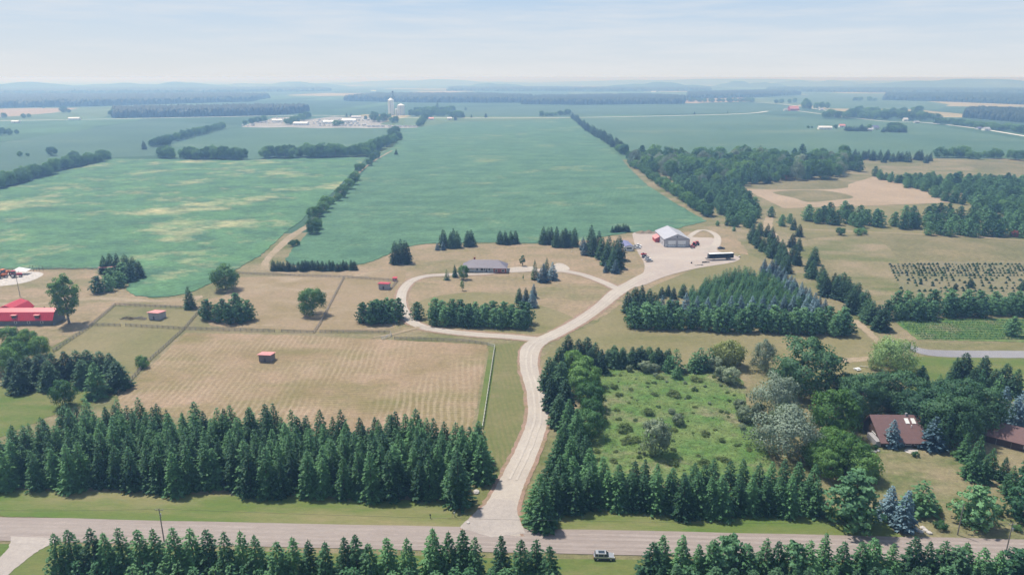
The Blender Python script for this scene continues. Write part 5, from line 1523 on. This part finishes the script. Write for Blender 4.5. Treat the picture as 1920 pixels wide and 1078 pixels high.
# ------------------------------------------------------------------ far farmsteads
def far_house(px, py, w, l, hw, hr, rz, wallm, roofm, label, cat='house', ridge='x', group=None):
    c = G(px, py)
    o = gable('farm_building', (c.x, c.y, 0), rz, w, l, hw, hr, wallm, roofm, label, cat, .5, ridge, group)
    y = -l / 2
    opening(o, -w * .3, -w * .3 + 1.6, 1, 2.4, y, 'window')
    opening(o, w * .18, w * .18 + 1.6, 1, 2.4, y, 'window')
    opening(o, -1, 1, 0, 2.2, y, 'door', panel=M['dark_trim'])
    return o


far_house(1487, 208, 34, 20, 7, 9, RAD(10), M['red_wall'], M['pink_metal'], 'red barn with pale pink roof on the hazy farm', 'barn')
far_house(1473, 208, 14, 10, 4, 3, RAD(10), M['white'], M['lav_roof'], 'small white outbuilding beside the hazy red barn', 'building')
far_house(1540, 207, 13, 9, 3.5, 3, 0, M['white'], M['lav_roof'], 'white farmhouse among the trees near the hazy red barn')
far_house(1546, 243, 28, 14, 4.5, 3, RAD(-6), M['white'], M['offwhite'], 'long white machine shed on the farmstead in the green field', 'shed')
far_house(1578, 239, 13, 9, 4, 3, 0, M['white'], M['pink_metal'], 'farmhouse with pinkish red roof in the green field')
far_house(1640, 243, 16, 10, 4.5, 4, RAD(20), M['white'], M['blue_roof'], 'white farmhouse with dark roof sheltered by conifers')
far_house(1630, 246, 10, 8, 3.5, 2.5, RAD(-10), M['offwhite'], M['lav_roof'], 'small pale outbuilding beside the dark-roofed farmhouse', 'building')
far_house(1848, 245, 14, 10, 4, 3, RAD(10), M['white'], M['lav_roof'], 'white house standing beside the pale road')
far_house(1835, 243, 10, 8, 3, 2.5, RAD(10), M['offwhite'], M['blue_roof'], 'small house under trees beside the pale road')
far_house(1697, 227, 11, 9, 4, 4, 0, M['white'], M['offwhite'], 'white gabled house at the end of the roadside grove')
far_house(1718, 231, 12, 8, 3, 2, 0, M['offwhite'], M['lav_roof'], 'low pale house at the start of the pale road')
far_house(843, 225, 13, 9, 4, 3, RAD(5), M['white'], M['offwhite'], 'white farmhouse beside the cross road grove')
far_house(808, 225, 16, 10, 3.5, 3, 0, M['offwhite'], M['pink_metal'], 'low farm shed with reddish roof below the grove', 'shed')
far_house(565, 235, 34, 18, 5, 3, RAD(-4), M['white'], M['offwhite'], 'big white showroom hall on the caravan lot', 'hall')
far_house(618, 232, 30, 14, 5, 3, RAD(8), M['white'], M['white'], 'white roofed hall amid the parked caravans', 'hall')
far_house(655, 229, 36, 14, 5, 3, RAD(-3), M['white'], M['white'], 'long white roof at the silo end of the caravan lot', 'hall')
far_house(520, 229, 26, 13, 4.5, 3, RAD(14), M['white'], M['offwhite'], 'small white hall by the trees of the caravan lot', 'hall')
far_house(668, 222, 26, 12, 4, 3, RAD(3), M['white'], M['lav_roof'], 'pale long shed at the back of the caravan lot', 'shed')
far_house(1147, 167.5, 430, 40, 9, 5, RAD(0), M['white'], M['white'], 'very long white roofed hall in the hazy distance', 'hall')
far_house(1420, 178, 26, 14, 6, 4, 0, M['white'], M['lav_roof'], 'hazy white farm building behind the pinkish stubble', 'building')
far_house(1443, 177, 28, 14, 6, 4, 0, M['white'], M['white'], 'tiny white farmhouse at the edge of the distant wood', 'building')
far_house(1787, 169, 60, 24, 8, 6, 0, M['white'], M['white'], 'hazy white barn on the far slope', 'barn')
far_house(1700, 156, 130, 50, 12, 8, 0, M['white'], M['white'], 'faint white building near the horizon', 'building')
far_house(335, 167, 90, 30, 9, 6, 0, M['white'], M['white'], 'faint pale farm below the wooded ridge', 'building')
far_house(700, 172, 40, 16, 6, 4, 0, M['white'], M['white'], 'hazy white house above the long wood behind the silos', 'building')
far_house(1216, 170, 60, 20, 7, 4, 0, M['white'], M['white'], 'hazy white sheds beside the very long hall', 'building')
far_house(1225, 174, 34, 16, 6, 4, 0, M['offwhite'], M['white'], 'smaller hazy white shed below the very long hall', 'building')
far_house(30, 231, 18, 10, 4, 2.5, 0, M['white'], M['offwhite'], 'pale farm shed beside the tan stubble field', 'shed')
far_house(140, 225, 30, 10, 4, 2.5, 0, M['white'], M['offwhite'], 'long pale roof in the hazy crop field', 'shed')


def silo(px, py, r, h, rh, label):
    c = G(px, py)
    o = tag(empty('silo', (c.x, c.y, 0)), label, 'silo')
    MB().tube([(0, 0, -.2), (0, 0, h)], [r, r], 20).build('tank', M['steel_bin'], o, smooth=False)
    MB().tube([(0, 0, h), (0, 0, h + rh * .96), (0, 0, h + rh)], [r * 1.02, r * .1, r * .08], 20).build('roof', M['steel_bin'], o)
    for k in range(5):
        MB().tube([(0, 0, h * (k + .5) / 5 - .12), (0, 0, h * (k + .5) / 5 + .12)], [r + .08, r + .08], 20).build('hoop', M['offwhite'], o)
    MB().box((0, -r - .25, h / 2), (.5, .2, h)).build('ladder', M['dark_trim'], o)
    MB().tube([(0, 0, h + rh), (0, 0, h + rh + 1)], [r * .12, r * .1], 8).build('cap', M['dark_trim'], o)


silo(734, 216, 9, 44, 7, 'tall white grain silo with conical cap')
silo(752.5, 216, 11.5, 29, 5, 'wide pale grain bin beside the tall silo')
silo(743.5, 217, 3.4, 18, 3, 'small grey hopper bin between the two big silos')
c = G(738, 214.5)
o = tag(empty('grain_elevator', (c.x, c.y, 0)), 'dark lattice grain elevator leg rising above the silos', 'elevator')
for sx_ in (-1.2, 1.2):
    for sy_ in (-1.2, 1.2):
        MB().box((sx_, sy_, 33), (.6, .6, 66)).build('leg', M['dark_trim'], o)
MB().box((0, 0, 67.5), (5, 4, 5)).build('head_house', M['dark_trim'], o)
for k in range(12):
    MB().box((0, -1.2, 3 + k * 5), (2.4, .4, .4)).build('brace', M['dark_trim'], o)
MB().tube([(1, 0, 58), (14, 0, 32)], [.5, .5], 6).build('spout', M['dark_trim'], o)

# parked caravans on the lot
rvb = MB().extrude([(-4.0, .5), (3.6, .5), (4.0, 1.4), (3.5, 3.2), (-3.8, 3.2), (-4.0, 2.8)], 'y', -1.25, 1.25)
M['rvwhite'] = paint('caravan_skin', (0.76, 0.76, 0.76), 0.4)
rv_body = rvb.mesh('caravan_body', M['rvwhite'])
rv_win = MB()
for x in (-2.6, .2, 2.2):
    rv_win.box((x, -1.27, 2.1), (1.2, .06, .8))
    rv_win.box((x, 1.27, 2.1), (1.2, .06, .8))
rv_winm = rv_win.mesh('caravan_windows', M['glass'])
rv_wheel = MB().tube([(0, -.12, 0), (0, .12, 0)], [.4, .4], 10).mesh('caravan_wheel', M['rubber'])
rv_unit = MB().box((0, 0, 0), (1, .9, .3)).mesh('caravan_unit', M['offwhite'])


def caravan(px, py, rz, label, group, s=1.0):
    c = G(px, py)
    o = tag(empty('caravan', (c.x, c.y, 0.12), rz), label, 'caravan', group)
    o.scale = (s, s, s)
    link('body', rv_body, o)
    link('side_windows', rv_winm, o)
    link('roof_unit', rv_unit, o, (.4, 0, 3.34))
    for sy_ in (-1.2, 1.2):
        link('wheel', rv_wheel, o, (-.4, sy_, .4))


rc = random.Random(12)
for x in (692, 701, 709, 718, 731, 742, 751, 760, 769, 778):
    caravan(x, 238.6, RAD(rc.uniform(-3, 3)), 'white caravan in the spaced row beside the crop field', 'spaced caravan row', 1.15)
for y, x0, x1, n_ in ((236.5, 600, 690, 11), (233, 590, 680, 10), (229.5, 588, 672, 10), (226.5, 600, 700, 11), (231, 490, 535, 6), (227, 498, 540, 5), (223.5, 520, 545, 3), (237, 456, 482, 3)):
    for i in range(n_):
        caravan(x0 + (x1 - x0) * i / n_ + rc.uniform(-1.5, 1.5), y + rc.uniform(-.5, .5), RAD(rc.choice((20, 70, 80, 100, 60)) + rc.uniform(-8, 8)), 'white caravan packed into the gravel sales lot', 'lot caravans', rc.uniform(.95, 1.35))

# ------------------------------------------------------------------ vehicles
def wheel_pair(o, x, y, r, w=.24):
    for s in (-1, 1):
        t = MB().tube([(x, s * y - w / 2, r), (x, s * y + w / 2, r)], [r, r], 14).build('wheel', M['rubber'], o)
        MB().tube([(x, s * (y + w / 2), r), (x, s * (y + w / 2 + .02), r)], [r * .6, r * .55], 12).build('rim', M['rim'], t)


def car(px, py, rz, mat, label, suv=True, L=4.7, Wd=1.9, H=1.68, two=None, group=None):
    c = G(px, py)
    o = tag(empty('car', (c.x, c.y, .17), rz), label, 'car', group)
    h = L / 2
    zb, zs = .32, .98
    low = [(-h, zb + .1), (-h + .1, zb), (h - .15, zb), (h, zb + .12), (h - .02, .62), (-h, .62)]
    # body with tumblehome: side profile extruded, upper part narrower
    MB().extrude(low, 'y', -Wd / 2, Wd / 2).build('lower_body', two or mat, o, bevel=.04)
    up = [(-h, .60), (h - .02, .60), (h - .12, .86), (h - 1.25, zs + .04), (-h + .15, zs + .06), (-h + .02, .9)]
    MB().extrude(up, 'y', -Wd / 2 + .03, Wd / 2 - .03).build('body', mat, o, bevel=.06)
    back = -h + (.25 if suv else .75)
    gh = MB()
    t = .18
    wz = Wd / 2 - .08
    gh.add([(back, -wz, zs), (h - 1.3, -wz, zs), (h - 1.3, wz, zs), (back, wz, zs),
            (back + .3, -wz + t, H - .06), (h - 2.05, -wz + t, H - .06), (h - 2.05, wz - t, H - .06), (back + .3, wz - t, H - .06)],
           [(3, 2, 1, 0), (4, 5, 6, 7), (0, 1, 5, 4), (1, 2, 6, 5), (2, 3, 7, 6), (3, 0, 4, 7)])
    gh.build('window', M['glass'], o)
    rf = MB().box(((back + .3 + h - 2.05) / 2, 0, H - .03), (h - 2.05 - back - .22, 2 * (wz - t) + .06, .09)).build('roof', mat, o, bevel=.03)
    MB().box(((back + .3 + h - 2.05) / 2 + .15, 0, H + .025), ((h - 2.05 - back) * .55, 1.0, .02)).build('sunroof', M['glass'], rf)
    for s in (-1, 1):
        for x in (back + .75, -.15):
            MB().add([(x, s * (wz + .012), zs), (x + .1, s * (wz + .012), zs), (x + .16, s * (wz - t + .03), H - .08), (x + .06, s * (wz - t + .03), H - .08),
                      (x, s * (wz - .04), zs), (x + .1, s * (wz - .04), zs), (x + .16, s * (wz - t - .02), H - .08), (x + .06, s * (wz - t - .02), H - .08)],
                     [(0, 1, 2, 3), (7, 6, 5, 4), (0, 4, 5, 1), (1, 5, 6, 2), (2, 6, 7, 3), (3, 7, 4, 0)]).build('pillar', mat, o)
        MB().box((h - .12, s * (Wd / 2 - .32), .76), (.16, .42, .16)).build('headlight', M['lamp'], o)
        MB().box((-h + .04, s * (Wd / 2 - .28), .84), (.1, .34, .2)).build('tail_light', M['redlamp'], o)
        MB().box((h - 1.55, s * (Wd / 2 + .08), 1.05), (.14, .2, .14)).build('mirror', mat, o)
    wheel_pair(o, h - .92, Wd / 2 - .1, .36)
    wheel_pair(o, -h + .95, Wd / 2 - .1, .36)
    return o


car(1132, 1047, RAD(-2), M['silver'], 'silver sport utility car with dark trim parked on the road shoulder', two=M['cladding'], L=5.0, Wd=2.0, H=1.72)
car(1210, 484, RAD(20), M['blackcar'], 'black car parked at the edge of the workshop yard')
car(1207, 478.5, RAD(15), M['redcar'], 'small red car at the end of the parked cars', False, 3.6, 1.6, 1.5)
car(1214, 487.5, RAD(20), M['whitecar'], 'white car squeezed between the black and the silver car')
car(1217.5, 491, RAD(20), M['silver'], 'silver car parked closest to the drive in the workshop yard')
car(1352, 467, RAD(0), M['blackcar'], 'dark low car parked behind the black semi-trailer', False, 4.6, 1.9, 1.4)


def pickup(px, py, rz, mat, label):
    c = G(px, py)
    o = tag(empty('pickup_truck', (c.x, c.y, .2), rz), label, 'pickup')
    MB().extrude([(-2.8, .45), (2.7, .45), (2.75, .95), (1.6, 1.1), (-2.8, 1.1)], 'y', -.98, .98).build('body', mat, o, bevel=.05)
    MB().extrude([(-.6, 1.1), (1.55, 1.1), (.95, 1.82), (-.5, 1.85)], 'y', -.85, .85).build('cab_glass', M['glass'], o)
    MB().box((.2, 0, 1.87), (1.4, 1.6, .08)).build('roof', mat, o, bevel=.03)
    MB().box((-1.7, 0, 1.12), (1.9, 1.6, .04)).build('bed', M['cladding'], o)
    wheel_pair(o, 1.75, .88, .4)
    wheel_pair(o, -1.75, .88, .4)


pickup(1195, 463, RAD(0), M['whitecar'], 'white pickup truck parked beside the blue-roofed trailer')
pickup(1194, 466.5, RAD(4), M['whitecar'], 'second white pickup in front of the blue-roofed trailer')

# black semi-trailer
c = G(1352, 488.5)
o = tag(empty('semi_trailer', (c.x, c.y + 1.5, .2), RAD(9)), 'long black box semi-trailer with white roof in the gravel yard', 'trailer')
MB().box((0, 0, 2.65), (16.2, 2.6, 2.9)).build('box', M['black'], o, bevel=.04)
MB().box((0, 0, 4.14), (16.1, 2.52, .08)).build('roof', M['white'], o)
MB().box((0, -1.31, 1.24), (16.2, .06, .1)).build('side_rail', M['cladding'], o)
MB().box((1.5, 0, 1.05), (12, 1.0, .25)).build('chassis', M['cladding'], o)
for x in (4.6, 5.9):
    wheel_pair(o, x, 1.08, .5, .4)
for s in (-1, 1):
    MB().box((-4.6, s * .8, .55), (.2, .2, 1.1)).build('landing_leg', M['cladding'], o)
MB().box((-8.2, 0, 2.6), (.25, 2.5, 2.6)).build('front_panel', M['cladding'], o)
MB().box((8.12, 0, 2.6), (.06, 2.4, 2.7)).build('rear_door', M['cladding'], o)
MB().box((-9.1, 0, 1.2), (1.6, 1.8, .3)).build('gooseneck', M['cladding'], o)

# spare wheels and scrap beside the trailer
for i, (x, y, lab) in enumerate([(1323, 493, 'dark scrap heap beside the black semi-trailer'), (1310, 498, 'low pile of dark pallets at the yard edge'), (1296.5, 494.5, 'small dark steel drum alone in the gravel yard'), (1386, 482.5, 'pale boulder behind the semi-trailer')]):
    c = G(x, y)
    if i == 0:
        o = tag(empty('scrap_heap', (c.x, c.y, .2), .3), lab, 'scrap')
        for k in range(5):
            MB().box((k * .9 - 1.8, rc.uniform(-.4, .4), .3), (1.3, .5, rc.uniform(.3, .8)), rc.uniform(-.6, .6)).build('plate', M['cladding'], o)
    elif i == 1:
        o = tag(empty('pallet_pile', (c.x, c.y, .2), .2), lab, 'pallets')
        for k in range(3):
            for j in range(4):
                MB().box((-1.8 + k * 1.9, -.45 + j * .3, .12 + .12 * k), (1.6, .22, .1)).build('slat', M['wood'], o)
            MB().box((-1.8 + k * 1.9, 0, .05 + .12 * k), (1.5, 1.1, .04)).build('deck', M['cladding'], o)
    elif i == 2:
        o = tag(empty('steel_drum', (c.x, c.y, .2)), lab, 'drum')
        MB().tube([(0, 0, 0), (0, 0, .95)], [.45, .45], 12).build('barrel', M['cladding'], o)
        MB().tube([(0, 0, .95), (0, 0, 1.0)], [.48, .48], 12).build('rim', M['wood'], o)
    else:
        bm = bmesh.new()
        bmesh.ops.create_icosphere(bm, subdivisions=2, radius=.8)
        for v_ in bm.verts:
            v_.co *= rc.uniform(.8, 1.15)
            v_.co.z *= .7
        me = bpy.data.meshes.new('boulder')
        bm.to_mesh(me)
        bm.free()
        me.materials.append(M['stone'])
        tag(link('boulder', me, None, (c.x, c.y, .5)), lab, 'boulder')


def tractor(px, py, rz, mat, label, s=1.0, loader=False):
    c = G(px, py)
    o = tag(empty('tractor', (c.x, c.y, .2), rz), label, 'tractor')
    o.scale = (s, s, s)
    MB().extrude([(.2, .8), (2.3, .8), (2.35, 1.4), (2.0, 1.6), (.2, 1.7)], 'y', -.42, .42).build('hood', mat, o, bevel=.05)
    MB().box((-.5, 0, .9), (1.6, .9, .6)).build('chassis', M['cladding'], o)
    MB().box((-.5, 0, 1.95), (1.3, 1.3, 1.3)).build('cab_glass', M['glass'], o)
    MB().box((-.5, 0, 2.68), (1.5, 1.5, .14)).build('cab_roof', mat, o, bevel=.03)
    for s_ in (-1, 1):
        MB().extrude([(-1.5, 1.3), (.1, 1.3), (-.1, 1.72), (-1.3, 1.72)], 'y', s_ * .95 - .22, s_ * .95 + .22).build('fender', mat, o)
    wheel_pair(o, -.75, .95, .85, .45)
    wheel_pair(o, 1.75, .8, .5, .3)
    MB().tube([(1.2, .25, 1.6), (1.2, .25, 2.5)], [.06, .06], 6).build('exhaust', M['cladding'], o)
    if loader:
        for s_ in (-1, 1):
            MB().tube([(.3, s_ * .6, 1.5), (2.0, s_ * .6, 1.9), (3.1, s_ * .6, .7)], [.1, .1, .1], 6).build('loader_arm', mat, o)
        MB().extrude([(3.0, .2), (3.7, .15), (3.8, .25), (3.2, .35), (3.1, 1.0), (2.95, 1.0)], 'y', -1.0, 1.0).build('bucket', M['cladding'], o)


tractor(1301, 462, RAD(70), M['redpaint'], 'red tractor parked against the workshop wall', 1.1, True)
tractor(1306, 460, RAD(110), M['redpaint'], 'second red tractor behind the one at the workshop wall', 1.05)
tractor(1298, 466, RAD(10), M['redpaint'], 'small red tractor in front of the workshop machines', .8)
tractor(9, 518, RAD(80), M['orange'], 'orange tractor with loader on the concrete pad', 1.5, True)
tractor(2, 522, RAD(40), M['orange'], 'orange tractor at the edge of the concrete pad', 1.4)
tractor(30, 520, RAD(20), M['redcar'], 'dark red farm machine under the pale awning', 1.4)
c = G(42, 514)
o = tag(empty('awning', (c.x, c.y, .1), RAD(5)), 'pale pointed canvas awning behind the dark red machine', 'awning')
MB().add([(-4, -2.5, 2.6), (4, -2.5, 2.2), (4, 2.5, 2.2), (-4, 2.5, 2.6), (-1, 0, 4.2), (-1, 0, 4.1)], [(0, 1, 4), (1, 2, 4), (2, 3, 4), (3, 0, 4), (1, 0, 5), (2, 1, 5), (3, 2, 5), (0, 3, 5)]).build('canvas', M['white'], o)
for x in (-4, 4):
    for y in (-2.5, 2.5):
        MB().tube([(x, y, 0), (x, y, 2.6 if x < 0 else 2.2)], [.06, .06], 6).build('pole', M['chrome'], o)
for i, x in enumerate((60, 66, 78)):
    c = G(x, 509)
    o = tag(empty('play_frame', (c.x, c.y, .1)), 'thin dark post frame behind the concrete pad', 'frame', 'post frames by the pad')
    for d_ in (-1, 1):
        MB().tube([(d_, 0, 0), (d_, 0, 3.4)], [.08, .08], 6).build('post', M['dark_trim'], o)
    MB().box((0, 0, 3.4), (2.2, .14, .14)).build('beam', M['dark_trim'], o)

# heap of earth behind the workshop, brush pile in the pen
for px, py, n_, rr_, lab, mt, cat_ in ((1213, 437, 9, 2.6, 'low heap of earth and weeds behind the workshop', M['dirt'], 'heap'),):
    c = G(px, py)
    bm = bmesh.new()
    bmesh.ops.create_grid(bm, x_segments=24, y_segments=10, size=1)
    for v_ in bm.verts:
        e = max(0, 1 - v_.co.x ** 2) * max(0, 1 - v_.co.y ** 2)
        v_.co.z = e * (1.4 + .6 * math.sin(v_.co.x * 9) + rc.uniform(-.2, .3)) - .05
        v_.co.x *= 9
        v_.co.y *= 4
    me = bpy.data.meshes.new('earth_heap')
    bm.to_mesh(me)
    bm.free()
    me.materials.append(mt)
    tag(link('earth_heap', me, None, (c.x, c.y, .2)), lab, cat_)
for i, (px, lab) in enumerate(((240, 'brown brush pile of cut branches inside the small pen'), (262, 'grey brush pile of cut branches beside the pale shed'))):
    c = G(px, 598)
    mb = MB()
    for k in range(70):
        a = rc.uniform(0, 6.28)
        x, y = rc.uniform(-3.4, 3.4), rc.uniform(-1.6, 1.6)
        l_ = rc.uniform(.5, 1.3)
        z = rc.uniform(.1, .9) * (1 - abs(x) / 4.5)
        mb.tube([(x - math.cos(a) * l_, y - math.sin(a) * l_, z), (x + math.cos(a) * l_, y + math.sin(a) * l_, z + rc.uniform(-.3, .5))], [.07, .03], 4)
    tag(mb.build('brush_pile', M['bark'] if i == 0 else M['greybark'], None, (c.x, c.y, .1)), lab, 'brush pile')

# ------------------------------------------------------------------ fences
post_me = MB().box((0, 0, .7), (.15, .15, 1.5)).mesh('post', M['wood'])
wpost_me = MB().box((0, 0, .7), (.16, .16, 1.5)).mesh('post', M['paleboard'])


def fence(px, label, white=False, gap=None, rails=4, step=2.6, cat='fence'):
    P = [G(*p) for p in px]
    o = tag(empty('fence', (P[0].x, P[0].y, 0)), label, cat)
    mat = M['paleboard'] if white else M['wood']
    for a, b in zip(P, P[1:]):
        L = (b - a).length
        n_ = max(1, int(L / step))
        ang = math.atan2(b.y - a.y, b.x - a.x)
        for i in range(n_ + (b == P[-1])):
            q = a.lerp(b, i / n_) - P[0]
            link('post', wpost_me if white else post_me, o, (q.x, q.y, .1), ang)
        m_ = (a + b) / 2 - P[0]
        for k in range(rails):
            z = .35 + k * (1.0 / max(rails - 1, 1))
            MB().box((0, 0, 0), (L, .05, .13)).build('rail', mat, o, (m_.x + .1 * math.sin(ang), m_.y - .1 * math.cos(ang), z + .1), ang)


fence([(170, 612), (216, 573), (378, 580)], 'board fence around the back of the small pen')
fence([(172, 611), (226, 612)], 'short board fence at the front of the small pen', )
fence([(236, 612), (346, 618)], 'board fence between the small pen and lower paddock')
fence([(378, 580), (346, 618), (278, 680), (222, 740)], 'long diagonal fence dividing the two paddocks')
fence([(100, 660), (172, 612)], 'post fence running from the poplar to the spruce clump')
fence([(346, 618), (515, 623)], 'board fence along the top of the big paddock')
fence([(528, 623), (588, 625), (600, 608), (645, 521)], 'fence turning up past the lone round tree')
fence([(448, 514), (520, 517), (645, 521), (745, 528)], 'long grey fence behind the hay paddocks')
fence([(406, 545), (448, 514)], 'short fence from the big round tree to the dark corner')
fence([(600, 624), (732, 625), (734, 631)], 'grey fence in front of the pine clump')
fence([(735, 540), (745, 528)], 'short fence beside the red hutch')
fence([(716, 637), (734, 631)], 'pale wooden gate fence at the paddock entrance', True)
fence([(740, 637), (820, 639), (880, 642), (915, 648)], 'grey curved fence along the loop drive')
fence([(915, 648), (928, 652), (905, 805)], 'white rail fence down the edge of the mown verge', True)
fence([(-60, 507), (90, 506), (182, 506)], 'low dark fence along the crop field behind the concrete pad', rails=3)

# ------------------------------------------------------------------ poles, posts, small roadside things
def pole(px, py, h, label, arm=True):
    c = G(px, py)
    o = tag(empty('utility_pole', (c.x, c.y, 0)), label, 'pole')
    MB().tube([(0, 0, -.2), (0, 0, h)], [.16, .10], 8).build('shaft', M['greybark'], o)
    if arm:
        MB().box((0, 0, h - .5), (1.8, .12, .14)).build('crossarm', M['wood'], o)
        for x in (-.8, 0, .8):
            MB().tube([(x, 0, h - .43), (x, 0, h - .18)], [.06, .05], 6).build('insulator', M['offwhite'], o)
        MB().tube([(.22, -.15, h - 2.2), (.22, -.15, h - 1.4)], [.2, .2], 8).build('transformer', M['chrome'], o)
    return Vector((c.x, c.y, h))


p1 = pole(308, 1015, 9.5, 'wooden utility pole rising behind the roadside spruces')
p2 = pole(1795, 1003, 9.0, 'bare pale wooden pole beside the round garden pine', False)
p3 = pole(1885, 1040, 9.0, 'utility pole with pale crossarm at the roadside conifers')
pole(38, 557, 13, 'thin tall pole standing on the dry grass behind the barn')


def wire(a, b, label):
    n_ = 16
    mid = []
    for i in range(n_ + 1):
        t = i / n_
        q = a.lerp(b, t)
        mid.append((q.x, q.y, q.z - 1.4 * 4 * t * (1 - t) - .15))
    tag(MB().tube(mid, [.022] * (n_ + 1), 4).build('wire', M['cladding']), label, 'wire')


wire(p1, p1 - rdir * 90, 'thin power wire leaving the roadside pole away from the driveway')
wire(p1, p3, 'thin sagging power wire spanning the driveway mouth')

c = G(998, 982)
o = tag(empty('mailbox', (c.x, c.y, .1), .2), 'white mailbox on a post at the driveway mouth', 'mailbox')
MB().box((0, 0, .55), (.12, .12, 1.1)).build('post', M['wood'], o)
MB().extrude([(-.28, 1.1), (.28, 1.1), (.28, 1.4), (.16, 1.58), (-.16, 1.58), (-.28, 1.4)], 'y', -.5, .5).build('box', M['white'], o)
MB().box((.32, .1, 1.5), (.04, .3, .14)).build('flag', M['redlamp'], o)
for px, py, lab in ((852, 968, 'small white marker post beside the plantation corner spruce'), (807, 972, 'small dark marker post on the roadside verge')):
    c = G(px, py)
    o = tag(empty('marker_post', (c.x, c.y, .1)), lab, 'post')
    MB().box((0, 0, .6), (.16, .1, 1.3)).build('stake', M['white'] if 'white' in lab else M['cladding'], o)
    MB().box((0, -.06, 1.1), (.42, .05, .42)).build('plate', M['white'] if 'white' in lab else M['cladding'], o)


def rock(px, py, r, label, group=None, flat=.6):
    c = G(px, py)
    bm = bmesh.new()
    bmesh.ops.create_icosphere(bm, subdivisions=2, radius=r)
    for v_ in bm.verts:
        v_.co *= rc.uniform(.82, 1.12)
        v_.co.z *= flat
    me = bpy.data.meshes.new('boulder')
    bm.to_mesh(me)
    bm.free()
    me.materials.append(M['stone'])
    tag(link('boulder', me, None, (c.x, c.y, .1 + r * flat * .5)), label, 'boulder', group)


rock(893, 924, .9, 'pale boulder on the verge beside the plantation corner')
rock(878, 981, .5, 'small stone at the flared edge of the driveway apron')
for q in ((1718, 994), (1726, 998), (1735, 996), (1742, 1000), (1730, 991)):
    rock(q[0], q[1], .7, 'garden boulder in the rockery on the lower lawn', 'rockery boulders')
for q in ((1640, 848), (1646, 846), (1633, 847)):
    rock(q[0], q[1], .6, 'pale stone heaped at the corner of the brown house', 'house corner stones')
rock(1782, 848, .8, 'flat pale stone on the lawn beside the greyer spruce', flat=.35)
for q in ((1072, 472), (1090, 479), (1092, 488)):
    rock(q[0], q[1], .45, 'small white stone on the dry lawn behind the loop drive', 'lawn stones')

# gazebo parts and garden bench near the willow
c = G(1607, 694)
o = tag(empty('garden_table', (c.x, c.y, .1), .4), 'white garden table and benches on the grass near the willow', 'table')
MB().box((0, 0, .75), (2.2, 1.0, .08)).build('top', M['white'], o)
for s in (-1, 1):
    MB().box((0, s * .9, .45), (2.2, .35, .06)).build('bench', M['white'], o)
    MB().box((s * .8, 0, .4), (.1, 1.6, .7)).build('trestle', M['white'], o)
c = G(1612, 688)
tag(MB().tube([(0, 0, .35), (4.2, -1.4, .35)], [.14, .12], 7).tube([(.4, -.1, 0), (.4, -.1, .35)], [.1, .1], 6).tube([(3.8, -1.3, 0), (3.8, -1.3, .35)], [.1, .1], 6).build('log_rail', M['paleboard'], None, (c.x, c.y, .1)), 'pale fallen rail lying on the grass near the willow', 'rail')
# ------------------------------------------------------------------ haze: the summer air over the valley
m, n, l, out = newmat('haze_air')
pv = n.new('ShaderNodeVolumePrincipled')
pv.inputs['Color'].default_value = (0.32, 0.58, 1.0, 1)
pv.inputs['Absorption Color'].default_value = (1, 1, 1, 1)
pv.inputs['Density'].default_value = 0.00034
pv.inputs['Anisotropy'].default_value = 0.3
l.new(pv.outputs['Volume'], out.inputs['Volume'])
hz = MB().box((0, 21500, 55.25), (2 * S + 200, S + 4400, 112.5)).build('haze', m)
tag(hz, 'pale blue summer haze lying over the valley', kind='stuff')
